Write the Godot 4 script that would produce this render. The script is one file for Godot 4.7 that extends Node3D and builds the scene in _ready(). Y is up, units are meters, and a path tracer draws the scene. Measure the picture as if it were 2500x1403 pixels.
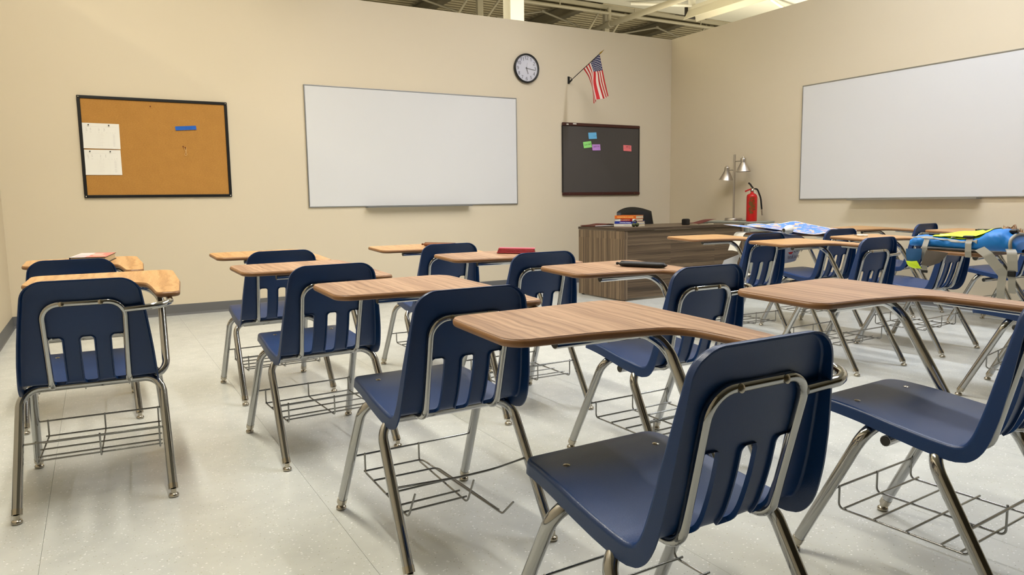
extends Node3D

# ------------------------------------------------------------------ mesh builder
class MB:
	var v := PackedVector3Array()
	var n := PackedVector3Array()
	var uv := PackedVector2Array()
	var x := Transform3D()
	func tri(a: Vector3, b: Vector3, c: Vector3, na: Vector3, nb: Vector3, nc: Vector3, ua := Vector2(), ub := Vector2(), uc := Vector2()) -> void:
		var g := (b - a).cross(c - a)
		if g.length_squared() < 1e-16:
			return
		if g.dot(na + nb + nc) > 0.0:
			var t := b; b = c; c = t
			t = nb; nb = nc; nc = t
			var tu := ub; ub = uc; uc = tu
		v.append(x * a); v.append(x * b); v.append(x * c)
		n.append((x.basis * na).normalized()); n.append((x.basis * nb).normalized()); n.append((x.basis * nc).normalized())
		uv.append(ua); uv.append(ub); uv.append(uc)
	func quad(a: Vector3, b: Vector3, c: Vector3, d: Vector3, na: Vector3, nb: Vector3, nc: Vector3, nd: Vector3, ua := Vector2(), ub := Vector2(), uc := Vector2(), ud := Vector2()) -> void:
		tri(a, b, c, na, nb, nc, ua, ub, uc)
		tri(a, c, d, na, nc, nd, ua, uc, ud)
	func flat(a: Vector3, b: Vector3, c: Vector3, d: Vector3, nn: Vector3) -> void:
		var an := nn.abs()
		var f := func(p: Vector3) -> Vector2:
			if an.y >= an.x and an.y >= an.z: return Vector2(p.x, p.z)
			if an.x >= an.z: return Vector2(p.z, -p.y)
			return Vector2(p.x, -p.y)
		quad(a, b, c, d, nn, nn, nn, nn, f.call(a), f.call(b), f.call(c), f.call(d))
	# chamfered box
	func box(c: Vector3, s: Vector3, b := 0.0) -> void:
		var h := s * 0.5
		b = minf(b, minf(h.x, minf(h.y, h.z)) * 0.9)
		for ax in 3:
			var u := (ax + 1) % 3
			var w := (ax + 2) % 3
			for sg in [-1.0, 1.0]:
				var nn := Vector3(); nn[ax] = sg
				var p := []
				for q in [[-1.0, -1.0], [1.0, -1.0], [1.0, 1.0], [-1.0, 1.0]]:
					var e := Vector3()
					e[ax] = sg * h[ax]; e[u] = q[0] * (h[u] - b); e[w] = q[1] * (h[w] - b)
					p.append(c + e)
				flat(p[0], p[1], p[2], p[3], nn)
				if b > 0.0:
					for s2 in [-1.0, 1.0]:   # edge between face ax and face u
						var n2 := Vector3(); n2[u] = s2
						var a0 := Vector3(); a0[ax] = sg * h[ax]; a0[u] = s2 * (h[u] - b); a0[w] = h[w] - b
						var a1 := a0; a1[w] = -a0[w]
						var b0 := Vector3(); b0[ax] = sg * (h[ax] - b); b0[u] = s2 * h[u]; b0[w] = h[w] - b
						var b1 := b0; b1[w] = -b0[w]
						quad(c + a0, c + a1, c + b1, c + b0, nn, nn, n2, n2)
		if b > 0.0:
			for i in 8:
				var sx := 1.0 if i & 1 else -1.0
				var sy := 1.0 if i & 2 else -1.0
				var sz := 1.0 if i & 4 else -1.0
				tri(c + Vector3(sx * h.x, sy * (h.y - b), sz * (h.z - b)), c + Vector3(sx * (h.x - b), sy * h.y, sz * (h.z - b)), c + Vector3(sx * (h.x - b), sy * (h.y - b), sz * h.z), Vector3(sx, 0, 0), Vector3(0, sy, 0), Vector3(0, 0, sz))
	# swept round tube; bends may be flattened
	func tube(p: PackedVector3Array, r: float, sides := 12, cap := true, crush := 0.0) -> void:
		var k := p.size()
		var t0 := (p[1] - p[0]).normalized()
		var up := Vector3.UP if absf(t0.y) < 0.9 else Vector3.RIGHT
		var s := t0.cross(up).normalized()
		var rings := []
		var rn := []
		var dist := 0.0
		var ds := []
		for i in k:
			var t: Vector3
			if i == 0: t = (p[1] - p[0]).normalized()
			elif i == k - 1: t = (p[k - 1] - p[k - 2]).normalized()
			else: t = ((p[i + 1] - p[i]).normalized() + (p[i] - p[i - 1]).normalized()).normalized()
			s = (s - t * s.dot(t)).normalized()
			var bb := t.cross(s)
			var cv := Vector3()
			if crush > 0.0 and i > 0 and i < k - 1:
				cv = (p[i + 1] - p[i]).normalized() - (p[i] - p[i - 1]).normalized()
			var cl := cv.length()
			var am := clampf(cl * 5.0, 0.0, 1.0) * crush
			if cl > 1e-4: cv = cv / cl
			if i > 0: dist += p[i].distance_to(p[i - 1])
			ds.append(dist)
			var ring := PackedVector3Array()
			var nr := PackedVector3Array()
			for j in sides + 1:
				var a := TAU * j / sides
				var d := s * cos(a) + bb * sin(a)
				var o := d * r
				if am > 0.0:
					var inn := d.dot(cv)
					o = o * (1.0 + am * 0.35) - cv * inn * r * am * 1.0
				ring.append(p[i] + o)
				nr.append(d)
			rings.append(ring); rn.append(nr)
		for i in k - 1:
			for j in sides:
				quad(rings[i][j], rings[i][j + 1], rings[i + 1][j + 1], rings[i + 1][j], rn[i][j], rn[i][j + 1], rn[i + 1][j + 1], rn[i + 1][j], Vector2(float(j) / sides, ds[i]), Vector2(float(j + 1) / sides, ds[i]), Vector2(float(j + 1) / sides, ds[i + 1]), Vector2(float(j) / sides, ds[i + 1]))
		if cap:
			for e in [0, k - 1]:
				var nn := (p[0] - p[1]).normalized() if e == 0 else (p[k - 1] - p[k - 2]).normalized()
				for j in sides:
					tri(p[e], rings[e][j], rings[e][j + 1], nn, nn, nn)
	# profile of (radius, height) turned about y
	func lathe(prof: Array, sides := 24, smooth := true) -> void:
		for i in prof.size() - 1:
			var a: Vector2 = prof[i]
			var b: Vector2 = prof[i + 1]
			var d := (b - a)
			if d.length() < 1e-7: continue
			var fn := Vector2(d.y, -d.x).normalized()
			var n0 := fn
			var n1 := fn
			if smooth and i > 0:
				var e: Vector2 = a - prof[i - 1]
				var g := Vector2(e.y, -e.x).normalized()
				if g.dot(fn) > 0.6: n0 = (g + fn).normalized()
			if smooth and i < prof.size() - 2:
				var e2: Vector2 = prof[i + 2] - b
				var g2 := Vector2(e2.y, -e2.x).normalized()
				if g2.dot(fn) > 0.6: n1 = (g2 + fn).normalized()
			for j in sides:
				var a0 := TAU * j / sides
				var a1 := TAU * (j + 1) / sides
				var c0 := Vector3(cos(a0), 0, sin(a0))
				var c1 := Vector3(cos(a1), 0, sin(a1))
				quad(c0 * a.x + Vector3(0, a.y, 0), c1 * a.x + Vector3(0, a.y, 0), c1 * b.x + Vector3(0, b.y, 0), c0 * b.x + Vector3(0, b.y, 0), c0 * n0.x + Vector3(0, n0.y, 0), c1 * n0.x + Vector3(0, n0.y, 0), c1 * n1.x + Vector3(0, n1.y, 0), c0 * n1.x + Vector3(0, n1.y, 0), Vector2(float(j) / sides, a.y), Vector2(float(j + 1) / sides, a.y), Vector2(float(j + 1) / sides, b.y), Vector2(float(j) / sides, b.y))
	# smooth grid of points, normals from neighbours; flip turns them over
	func grid(P: Array, flip := false, uvf := Vector2(1, 1)) -> void:
		var R := P.size()
		var C: int = P[0].size()
		var N := []
		for i in R:
			var row := PackedVector3Array()
			for j in C:
				var du: Vector3 = P[i][mini(j + 1, C - 1)] - P[i][maxi(j - 1, 0)]
				var dv: Vector3 = P[mini(i + 1, R - 1)][j] - P[maxi(i - 1, 0)][j]
				var nn := du.cross(dv).normalized()
				row.append(-nn if flip else nn)
			N.append(row)
		for i in R - 1:
			for j in C - 1:
				quad(P[i][j], P[i][j + 1], P[i + 1][j + 1], P[i + 1][j], N[i][j], N[i][j + 1], N[i + 1][j + 1], N[i + 1][j], Vector2(j, i) / Vector2(C - 1, R - 1) * uvf, Vector2(j + 1, i) / Vector2(C - 1, R - 1) * uvf, Vector2(j + 1, i + 1) / Vector2(C - 1, R - 1) * uvf, Vector2(j, i + 1) / Vector2(C - 1, R - 1) * uvf)
	# thin sheet with thickness from a grid
	func sheet(P: Array, t: float) -> void:
		var R := P.size()
		var C: int = P[0].size()
		var Q := []
		for i in R:
			var row := []
			for j in C:
				var du: Vector3 = P[i][mini(j + 1, C - 1)] - P[i][maxi(j - 1, 0)]
				var dv: Vector3 = P[mini(i + 1, R - 1)][j] - P[maxi(i - 1, 0)][j]
				row.append(P[i][j] - du.cross(dv).normalized() * t)
			Q.append(row)
		grid(P); grid(Q, true)
		for i in R - 1:
			for j in [0, C - 1]:
				var o: Vector3 = (P[i][j] - P[i][1 if j == 0 else C - 2]).normalized()
				quad(P[i][j], P[i + 1][j], Q[i + 1][j], Q[i][j], o, o, o, o)
		for j in C - 1:
			for i in [0, R - 1]:
				var o: Vector3 = (P[i][j] - P[1 if i == 0 else R - 2][j]).normalized()
				quad(P[i][j], P[i][j + 1], Q[i][j + 1], Q[i][j], o, o, o, o)
	# outline (x, z) raised from y0 to y1; top cap, rounded rim and underside chosen by flags
	func prism(o: PackedVector2Array, y0: float, y1: float, caps := 3, sides := true) -> void:
		var k := o.size()
		var idx := Geometry2D.triangulate_polygon(o)
		for i in range(0, idx.size(), 3):
			var a := o[idx[i]]; var b := o[idx[i + 1]]; var c := o[idx[i + 2]]
			if caps & 1: tri(Vector3(a.x, y1, a.y), Vector3(b.x, y1, b.y), Vector3(c.x, y1, c.y), Vector3.UP, Vector3.UP, Vector3.UP, a, b, c)
			if caps & 2: tri(Vector3(a.x, y0, a.y), Vector3(b.x, y0, b.y), Vector3(c.x, y0, c.y), Vector3.DOWN, Vector3.DOWN, Vector3.DOWN, a, b, c)
		if not sides: return
		var sg := -1.0 if Geometry2D.is_polygon_clockwise(o) else 1.0
		for i in k:
			var a := o[i]; var b := o[(i + 1) % k]
			var d := (b - a).normalized()
			var nn := Vector3(d.y, 0, -d.x) * sg
			quad(Vector3(a.x, y0, a.y), Vector3(b.x, y0, b.y), Vector3(b.x, y1, b.y), Vector3(a.x, y1, a.y), nn, nn, nn, nn, Vector2(i * 0.02, y0), Vector2(i * 0.02 + 0.02, y0), Vector2(i * 0.02 + 0.02, y1), Vector2(i * 0.02, y1))
	func mesh() -> ArrayMesh:
		var a := []
		a.resize(Mesh.ARRAY_MAX)
		a[Mesh.ARRAY_VERTEX] = v; a[Mesh.ARRAY_NORMAL] = n; a[Mesh.ARRAY_TEX_UV] = uv
		var m := ArrayMesh.new()
		m.add_surface_from_arrays(Mesh.PRIMITIVE_TRIANGLES, a)
		return m

func fillet(p: Array, r: Array, seg := 8) -> PackedVector3Array:
	var out := PackedVector3Array([p[0]])
	for i in range(1, p.size() - 1):
		var a: Vector3 = p[i - 1]; var b: Vector3 = p[i]; var c: Vector3 = p[i + 1]
		var u := (a - b).normalized(); var w := (c - b).normalized()
		var ang := acos(clampf(u.dot(w), -1, 1))
		var rad: float = r[i - 1]
		var L := minf(rad / tan(ang * 0.5), minf(a.distance_to(b), c.distance_to(b)) * 0.499)
		rad = L * tan(ang * 0.5)
		var bis := (u + w).normalized()
		var cen := b + bis * (rad / sin(ang * 0.5))
		var s := b + u * L - cen
		var e := b + w * L - cen
		for k in seg + 1:
			out.append(cen + s.slerp(e, float(k) / seg))
	out.append(p[p.size() - 1])
	return out

func round_poly(p: Array, r: Array, seg := 8) -> PackedVector2Array:
	var out := PackedVector2Array()
	var k := p.size()
	for i in k:
		var a: Vector2 = p[(i + k - 1) % k]; var b: Vector2 = p[i]; var c: Vector2 = p[(i + 1) % k]
		if r[i] <= 0.0:
			out.append(b); continue
		var u := (a - b).normalized(); var w := (c - b).normalized()
		var ang := acos(clampf(u.dot(w), -1, 1))
		var L := minf(r[i] / tan(ang * 0.5), minf(a.distance_to(b), c.distance_to(b)) * 0.49)
		var rad := L * tan(ang * 0.5)
		var cen := b + (u + w).normalized() * (rad / sin(ang * 0.5))
		var s := b + u * L - cen
		var e := b + w * L - cen
		var d := s.angle_to(e)
		for q in seg + 1:
			out.append(cen + s.rotated(d * q / seg))
	return out

# ------------------------------------------------------------------ objects
var used := {}
func numbered(called: String) -> String:
	if not used.has(called):
		used[called] = 0
		return called
	used[called] += 1
	return "%s_%03d" % [called, used[called]]

func tag(o: Node, label: String, category: String, group := "") -> Node:
	o.set_meta("label", label); o.set_meta("category", category)
	if group: o.set_meta("group", group)
	return o

func thing(called: String, label: String, category: String, at := Vector3.ZERO, turn := 0.0, group := "") -> Node3D:
	var o := Node3D.new()
	o.name = numbered(called)
	add_child(o, true)
	o.position = at; o.rotation.y = turn
	tag(o, label, category, group)
	return o

func part(called: String, mb, m: Material, parent: Node, at := Transform3D()) -> MeshInstance3D:
	var o := MeshInstance3D.new()
	o.name = numbered(called) if parent == self else called
	o.mesh = mb.mesh() if mb is MB else mb
	o.material_override = m
	o.transform = at
	parent.add_child(o, true)
	return o

func struct_(called: String, mb: MB, m: Material, label := "") -> MeshInstance3D:
	var o := part(called, mb, m, self)
	o.set_meta("kind", "structure")
	if label: o.set_meta("label", label)
	return o

func box1(c: Vector3, s: Vector3, b := 0.0) -> MB:
	var m := MB.new(); m.box(c, s, b); return m

func tube1(p: PackedVector3Array, r: float, sides := 12, crush := 0.0) -> MB:
	var m := MB.new(); m.tube(p, r, sides, true, crush); return m

func xf(at: Vector3, rot := Vector3.ZERO) -> Transform3D:
	return Transform3D(Basis.from_euler(rot), at)

# ------------------------------------------------------------------ materials
var M := {}
func mat(c: Color, rough := 0.6, metal := 0.0) -> StandardMaterial3D:
	var m := StandardMaterial3D.new()
	m.albedo_color = c; m.roughness = rough; m.metallic = metal
	return m

func noise(freq: float, oct := 3, sd := 1, type := FastNoiseLite.TYPE_SIMPLEX_SMOOTH) -> FastNoiseLite:
	var f := FastNoiseLite.new()
	f.seed = sd; f.frequency = freq; f.fractal_octaves = oct; f.noise_type = type
	return f

func tex(im: Image) -> ImageTexture:
	return ImageTexture.create_from_image(im)

# straight wood grain that runs along v
func grain(w: int, h: int, dark: Color, mid: Color, light: Color, sd: int, fine := 0.35, stretch := 0.03, wav := 6.0) -> ImageTexture:
	var im := Image.create(w, h, false, Image.FORMAT_RGB8)
	var a := noise(0.035, 3, sd)
	var b := noise(0.22, 2, sd + 5)
	var c := noise(0.006, 2, sd + 9)
	for y in h:
		for x in w:
			var xx := x + wav * c.get_noise_2d(x * 0.6, y * 1.5)
			var t := 0.5 + 0.75 * a.get_noise_2d(xx, y * stretch) + fine * b.get_noise_2d(xx, y * stretch * 0.8)
			t = clampf(t, 0.0, 1.0)
			im.set_pixel(x, y, dark.lerp(mid, t * 2.0) if t < 0.5 else mid.lerp(light, t * 2.0 - 1.0))
	return tex(im)

func floor_texture() -> ImageTexture:
	var n := 1024
	var im := Image.create(n, n, false, Image.FORMAT_RGB8)
	var a := noise(0.012, 4, 21)
	var base := Color(0.80, 0.81, 0.79)
	for y in n:
		for x in n:
			var t := a.get_noise_2d(x, y) * 0.018
			im.set_pixel(x, y, Color(base.r + t, base.g + t, base.b + t * 0.8))
	var rng := RandomNumberGenerator.new()
	rng.seed = 77
	for i in 5200:
		var x := rng.randi_range(0, n - 1); var y := rng.randi_range(0, n - 1)
		var k := rng.randf()
		var col := Color(0.96, 0.96, 0.95) if k < 0.55 else (Color(0.72, 0.71, 0.65) if k < 0.93 else Color(0.36, 0.33, 0.28))
		var w := rng.randi_range(1, 4) if k < 0.55 else rng.randi_range(1, 3)
		var h := rng.randi_range(1, 3)
		if k >= 0.93: w = 2; h = 1
		for yy in h:
			for xx in w:
				im.set_pixel((x + xx) % n, (y + yy) % n, col)
	return tex(im)

func blotch(n: int, freq: float, lo: float, hi: float, sd: int, tint := Color(1, 1, 1)) -> ImageTexture:
	var im := Image.create(n, n, false, Image.FORMAT_RGB8)
	var a := noise(freq, 4, sd)
	for y in n:
		for x in n:
			# wraps by blending four shifted copies
			var fx := float(x) / n; var fy := float(y) / n
			var t := lerpf(lerpf(a.get_noise_2d(x, y), a.get_noise_2d(x - n, y), fx), lerpf(a.get_noise_2d(x, y - n), a.get_noise_2d(x - n, y - n), fx), fy)
			var g := lerpf(lo, hi, clampf(0.5 + t, 0, 1))
			im.set_pixel(x, y, Color(g, g, g) * tint.lerp(Color(1, 1, 1), g))
	return tex(im)

func make_materials() -> void:
	M.navy = mat(Color(0.010, 0.185, 0.385), 0.36)
	M.navy.metallic_specular = 0.5
	var pb := noise(0.35, 2, 3)
	var im := Image.create(256, 256, false, Image.FORMAT_RGB8)
	for y in 256:
		for x in 256:
			var g := 0.5 + 0.5 * pb.get_noise_2d(x, y)
			im.set_pixel(x, y, Color(g, g, g))
	M.navy.heightmap_enabled = true
	M.navy.heightmap_texture = tex(im)
	M.navy.heightmap_scale = 0.05
	M.navy.uv1_triplanar = true
	M.navy.uv1_scale = Vector3(6, 6, 6)
	M.chrome = mat(Color(0.69, 0.69, 0.685), 0.10, 1.0)
	M.nickel = mat(Color(0.72, 0.69, 0.63), 0.22, 1.0)
	M.wire = mat(Color(0.60, 0.60, 0.59), 0.25, 1.0)
	M.plug = mat(Color(0.28, 0.27, 0.25), 0.5)
	M.steel = mat(Color(0.76, 0.73, 0.69), 0.36, 1.0)
	M.lam = mat(Color(1, 1, 1), 0.38)
	M.lam.albedo_texture = grain(512, 512, Color(0.56, 0.42, 0.32), Color(0.69, 0.545, 0.43), Color(0.765, 0.625, 0.505), 4, 0.30, 0.022, 6.0)
	M.lam.uv1_scale = Vector3(1.7, 1.7, 1)
	M.lam_oak = mat(Color(1, 1, 1), 0.38)
	M.lam_oak.albedo_texture = grain(512, 512, Color(0.68, 0.50, 0.31), Color(0.775, 0.60, 0.395), Color(0.83, 0.67, 0.465), 14, 0.34, 0.03, 12.0)
	M.lam_oak.uv1_scale = Vector3(1.7, 1.7, 1)
	M.edge = mat(Color(0.545, 0.385, 0.235), 0.42)
	M.under = mat(Color(0.30, 0.24, 0.18), 0.7)
	M.wall = mat(Color(0.848, 0.798, 0.70), 0.5)
	M.wall_r = M.wall
	M.base = mat(Color(0.40, 0.40, 0.40), 0.5)
	M.floor = mat(Color(1, 1, 1), 0.27)
	M.floor.albedo_texture = floor_texture()
	M.floor.uv1_scale = Vector3(0.72, 0.72, 1)
	M.floor.detail_enabled = true
	M.floor.detail_blend_mode = BaseMaterial3D.BLEND_MODE_MUL
	M.floor.detail_albedo = blotch(256, 0.02, 0.96, 1.02, 31, Color(1.0, 0.985, 0.95))
	M.floor.detail_uv_layer = BaseMaterial3D.DETAIL_UV_1
	M.subfloor = mat(Color(0.25, 0.24, 0.21), 0.8)
	M.white = mat(Color(0.86, 0.86, 0.86), 0.16)
	M.alu = mat(Color(0.66, 0.66, 0.65), 0.35, 1.0)
	M.black = mat(Color(0.035, 0.035, 0.038), 0.4)
	M.blackboard = mat(Color(0.29, 0.27, 0.255), 0.62)
	M.mahog = mat(Color(0.25, 0.09, 0.065), 0.35)
	M.paper = mat(Color(0.92, 0.91, 0.87), 0.8)
	M.white_paint = mat(Color(0.86, 0.84, 0.78), 0.5)
	M.deck = mat(Color(0.82, 0.77, 0.64), 0.6)
	M.beam = mat(Color(0.56, 0.53, 0.45), 0.55)
	M.ceil = mat(Color(0.80, 0.785, 0.72), 0.7)
	M.dark = mat(Color(0.12, 0.10, 0.08), 0.6)
	M.ink = mat(Color(0.07, 0.07, 0.09), 0.6)
	M.red = mat(Color(0.78, 0.05, 0.04), 0.25)
	M.cork = mat(Color(1, 1, 1), 0.85)
	var ci := Image.create(512, 512, false, Image.FORMAT_RGB8)
	var n1 := noise(0.12, 3, 8); var n2 := noise(0.5, 2, 18); var n3 := noise(0.01, 2, 4)
	for y in 512:
		for x in 512:
			var t := n1.get_noise_2d(x * 0.6, y) * 0.03 + n2.get_noise_2d(x * 0.4, y) * 0.07 + n3.get_noise_2d(x, y) * 0.015
			ci.set_pixel(x, y, Color(0.70 + t, 0.50 + t * 0.9, 0.225 + t * 0.6))
	M.cork.albedo_texture = tex(ci)
	M.cork.uv1_scale = Vector3(1.4, 1.4, 1)

# ------------------------------------------------------------------ chair-desk
var PROF := [[-0.272, 0.446], [-0.258, 0.4515], [-0.235, 0.4535], [-0.20, 0.4530], [-0.12, 0.446], [-0.04, 0.4345], [0.03, 0.4255], [0.08, 0.4200], [0.112, 0.4180], [0.134, 0.4225], [0.147, 0.4375], [0.157, 0.460], [0.172, 0.512], [0.187, 0.580], [0.201, 0.645], [0.214, 0.708], [0.2225, 0.752], [0.228, 0.772]]
var AW := [0.182, 0.184, 0.187, 0.190, 0.197, 0.203, 0.207, 0.2085, 0.209, 0.2085, 0.208, 0.206, 0.202, 0.195, 0.187, 0.178, 0.171, 0.167]
var SD := [0.030, 0.030, 0.030, 0.031, 0.032, 0.034, 0.036, 0.037, 0.038, 0.040, 0.041, 0.041, 0.040, 0.037, 0.031, 0.025, 0.021, 0.019]

# moulded shell: a panel along the profile, a flange all round it, three slots at the lower back
func make_shell() -> MB:
	var mb := MB.new()
	var cz := Curve2D.new()
	for i in PROF.size():
		var p := Vector2(PROF[i][0], PROF[i][1])
		var a := Vector2(PROF[maxi(i - 1, 0)][0], PROF[maxi(i - 1, 0)][1])
		var b := Vector2(PROF[mini(i + 1, PROF.size() - 1)][0], PROF[mini(i + 1, PROF.size() - 1)][1])
		var d := (b - a).normalized()
		cz.add_point(p, -d * p.distance_to(a) * 0.33, d * p.distance_to(b) * 0.33)
	cz.bake_interval = 0.0015
	var L := cz.get_baked_length()
	var off := []
	for i in PROF.size():
		off.append(cz.get_closest_offset(Vector2(PROF[i][0], PROF[i][1])))
	var s0 := cz.get_closest_offset(Vector2(0.135, 0.423))
	var s1 := cz.get_closest_offset(Vector2(0.188, 0.587))
	var R := 0.046
	var ss := []
	var s := 0.0
	while s < L:
		ss.append(s); s += 0.012
	ss.append(L)
	for k in 8:
		var c := 1.0 - cos(PI * 0.5 * k / 7.0)
		ss.append(s0 + 0.013 * c); ss.append(s1 - 0.013 * c)
		ss.append(R * c); ss.append(L - R * c)
	ss.sort()
	var rows := []
	for q in ss:
		if rows.is_empty() or q - rows[-1] > 0.0005: rows.append(q)
	var XS := [-0.091, 0.002, 0.094]
	var look := func(arr: Array, q: float) -> float:
		for i in off.size() - 1:
			if q <= off[i + 1]:
				return lerpf(arr[i], arr[i + 1], clampf((q - off[i]) / maxf(off[i + 1] - off[i], 1e-5), 0, 1))
		return arr[-1]
	var rc := 0.010
	var T := 0.0045
	var halfw := func(q: float) -> float:
		var a: float = look.call(AW, q) - rc
		var d: float = minf(q, L - q)
		if d < R: a -= R - sqrt(maxf(R * R - (R - d) * (R - d), 0.0))
		return a
	var O := []; var NO := []; var I := []; var SW := []; var FR := []; var X2 := []
	var cols := 16
	for q in rows:
		var pos := cz.sample_baked(q)
		var tg := (cz.sample_baked(minf(q + 0.003, L)) - cz.sample_baked(maxf(q - 0.003, 0.0))).normalized()
		var C := Vector3(0, pos.y, pos.x)
		var Tn := Vector3(0, tg.y, tg.x)
		var N := Vector3(0, tg.x, -tg.y)      # towards the sitter
		FR.append([N, Tn])
		var a: float = halfw.call(q)
		var w := 0.0
		if q > s0 and q < s1:
			var e: float = minf(q - s0, s1 - q)
			w = 0.0195
			if e < 0.013: w = 0.0065 + 0.013 * sqrt(maxf(1.0 - pow((0.013 - e) / 0.013, 2), 0.0))
		SW.append(w)
		var back := clampf((q / L - 0.35) * 3.0, 0.0, 1.0) * clampf((L - q) / 0.05, 0.0, 1.0)
		var seat := clampf(1.0 - absf(q / L - 0.28) * 4.5, 0.0, 1.0)
		var xs := []
		var br := [-a]
		for c in XS: br.append(c - w); br.append(c + w)
		br.append(a)
		for k in 4:
			for j in 4: xs.append(lerpf(br[k * 2], br[k * 2 + 1], j / 3.0))
		var o := PackedVector3Array(); var no := PackedVector3Array(); var inn := PackedVector3Array()
		for xx in xs:
			var u: float = clampf(xx / (a + rc), -1, 1)
			var g := (1.0 - u * u) * (1.0 - u * u)
			var f: float = (0.010 * back + 0.009 * seat) * g
			var fp: float = -(0.010 * back + 0.009 * seat) * 4.0 * u * (1.0 - u * u) / (a + rc)
			var p := C + Vector3(xx, 0, 0) - N * f
			var nn := (N + Vector3(fp, 0, 0)).normalized()
			o.append(p); no.append(nn); inn.append(p - nn * T)
		O.append(o); NO.append(no); I.append(inn); X2.append(xs)
	var slotcol := [3, 7, 11]      # the column to the right of these is a slot
	var RN := rows.size()
	for r in RN - 1:
		for c in cols - 1:
			if c in slotcol:
				if SW[r] > 0.0 and SW[r + 1] > 0.0:
					for cc in [c, c + 1]:
						var nn: Vector3 = ((O[r][c + 1] as Vector3) - O[r][c]).normalized() * (1.0 if cc == c else -1.0)
						var b0: Vector3 = O[r][cc] - NO[r][cc] * 0.010; var b1: Vector3 = O[r + 1][cc] - NO[r + 1][cc] * 0.010
						mb.quad(O[r][cc], O[r + 1][cc], b1, b0, nn, nn, nn, nn)
						var q0: Vector3 = b0 - nn * 0.004; var q1: Vector3 = b1 - nn * 0.004
						mb.quad(b0, b1, q1, q0, -NO[r][cc], -NO[r + 1][cc], -NO[r + 1][cc], -NO[r][cc])
						mb.quad(q0, q1, I[r + 1][cc] - nn * 0.006, I[r][cc] - nn * 0.006, -nn, -nn, -nn, -nn)
				elif SW[r] != SW[r + 1]:      # flat end of a slot: close up to it and wall it
					var e: int = r if SW[r] > 0.0 else r + 1
					var z: int = r + 1 if SW[r] > 0.0 else r
					var dn: Vector3 = (O[e][c] - O[z][c]).normalized()
					mb.quad(O[e][c], O[e][c + 1], O[z][c + 1], O[z][c], NO[e][c], NO[e][c], NO[z][c], NO[z][c])
					mb.quad(I[e][c], I[e][c + 1], I[z][c + 1], I[z][c], -NO[e][c], -NO[e][c], -NO[z][c], -NO[z][c])
					mb.quad(O[e][c], O[e][c + 1], O[e][c + 1] - NO[e][c] * 0.010, O[e][c] - NO[e][c] * 0.010, dn, dn, dn, dn)
				continue
			mb.quad(O[r][c], O[r][c + 1], O[r + 1][c + 1], O[r + 1][c], NO[r][c], NO[r][c + 1], NO[r + 1][c + 1], NO[r + 1][c])
			mb.quad(I[r][c], I[r][c + 1], I[r + 1][c + 1], I[r + 1][c], -NO[r][c], -NO[r][c + 1], -NO[r + 1][c + 1], -NO[r + 1][c])
	# flange round the outline
	var loop := []
	for r in RN: loop.append([r, 0])
	for c in range(1, cols - 1): loop.append([RN - 1, c])
	for r in range(RN - 1, -1, -1): loop.append([r, cols - 1])
	for c in range(cols - 2, 0, -1): loop.append([0, c])
	var K := loop.size()
	var rings := []; var rn := []; var ins := []
	for i in K:
		var r: int = loop[i][0]; var c: int = loop[i][1]
		var pa := Vector2(X2[loop[(i + K - 1) % K][0]][loop[(i + K - 1) % K][1]], rows[loop[(i + K - 1) % K][0]])
		var pm := Vector2(X2[r][c], rows[r])
		var pb := Vector2(X2[loop[(i + 1) % K][0]][loop[(i + 1) % K][1]], rows[loop[(i + 1) % K][0]])
		var d := ((pb - pm).normalized() + (pm - pa).normalized()).normalized()
		var n2 := Vector2(-d.y, d.x)          # outward for this direction of travel
		var N: Vector3 = FR[r][0]; var Tn: Vector3 = FR[r][1]
		var o3 := Vector3(n2.x, 0, 0) + Tn * n2.y
		var P: Vector3 = O[r][c]
		var dep: float = look.call(SD, rows[r])
		var pts := PackedVector3Array(); var nr := PackedVector3Array(); var pin := PackedVector3Array()
		for k in 6:
			var ph := PI * 0.5 * k / 5.0
			pts.append(P + o3 * rc * sin(ph) - N * rc * (1.0 - cos(ph))); nr.append((N * cos(ph) + o3 * sin(ph)).normalized())
		pts.append(P + o3 * (rc + 0.003) - N * dep); nr.append(o3)
		for k in 7: pin.append(pts[k] - nr[k] * T)
		rings.append(pts); rn.append(nr); ins.append(pin)
	for i in K:
		var j := (i + 1) % K
		for k in 6:
			mb.quad(rings[i][k], rings[j][k], rings[j][k + 1], rings[i][k + 1], rn[i][k], rn[j][k], rn[j][k + 1], rn[i][k + 1])
			mb.quad(ins[i][k], ins[j][k], ins[j][k + 1], ins[i][k + 1], -rn[i][k], -rn[j][k], -rn[j][k + 1], -rn[i][k + 1])
		var e: Vector3 = (rings[i][6] - rings[i][5]).normalized()
		mb.quad(rings[i][6], rings[j][6], ins[j][6], ins[i][6], e, e, e, e)
	return mb

var chair_meshes := {}
func tablet_outline(inset := 0.0) -> PackedVector2Array:
	var p := [Vector2(-0.232, -0.535), Vector2(0.300, -0.545), Vector2(0.314, -0.15), Vector2(0.300, 0.152), Vector2(0.222, 0.156), Vector2(0.205, -0.02), Vector2(0.185, -0.165), Vector2(-0.02, -0.205), Vector2(-0.236, -0.224)]
	var o := round_poly(p, [0.05, 0.065, 0.0, 0.03, 0.03, 0.25, 0.09, 0.5, 0.055], 9)
	if inset > 0.0:
		o = Geometry2D.offset_polygon(o, -inset)[0]
	return o

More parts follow.
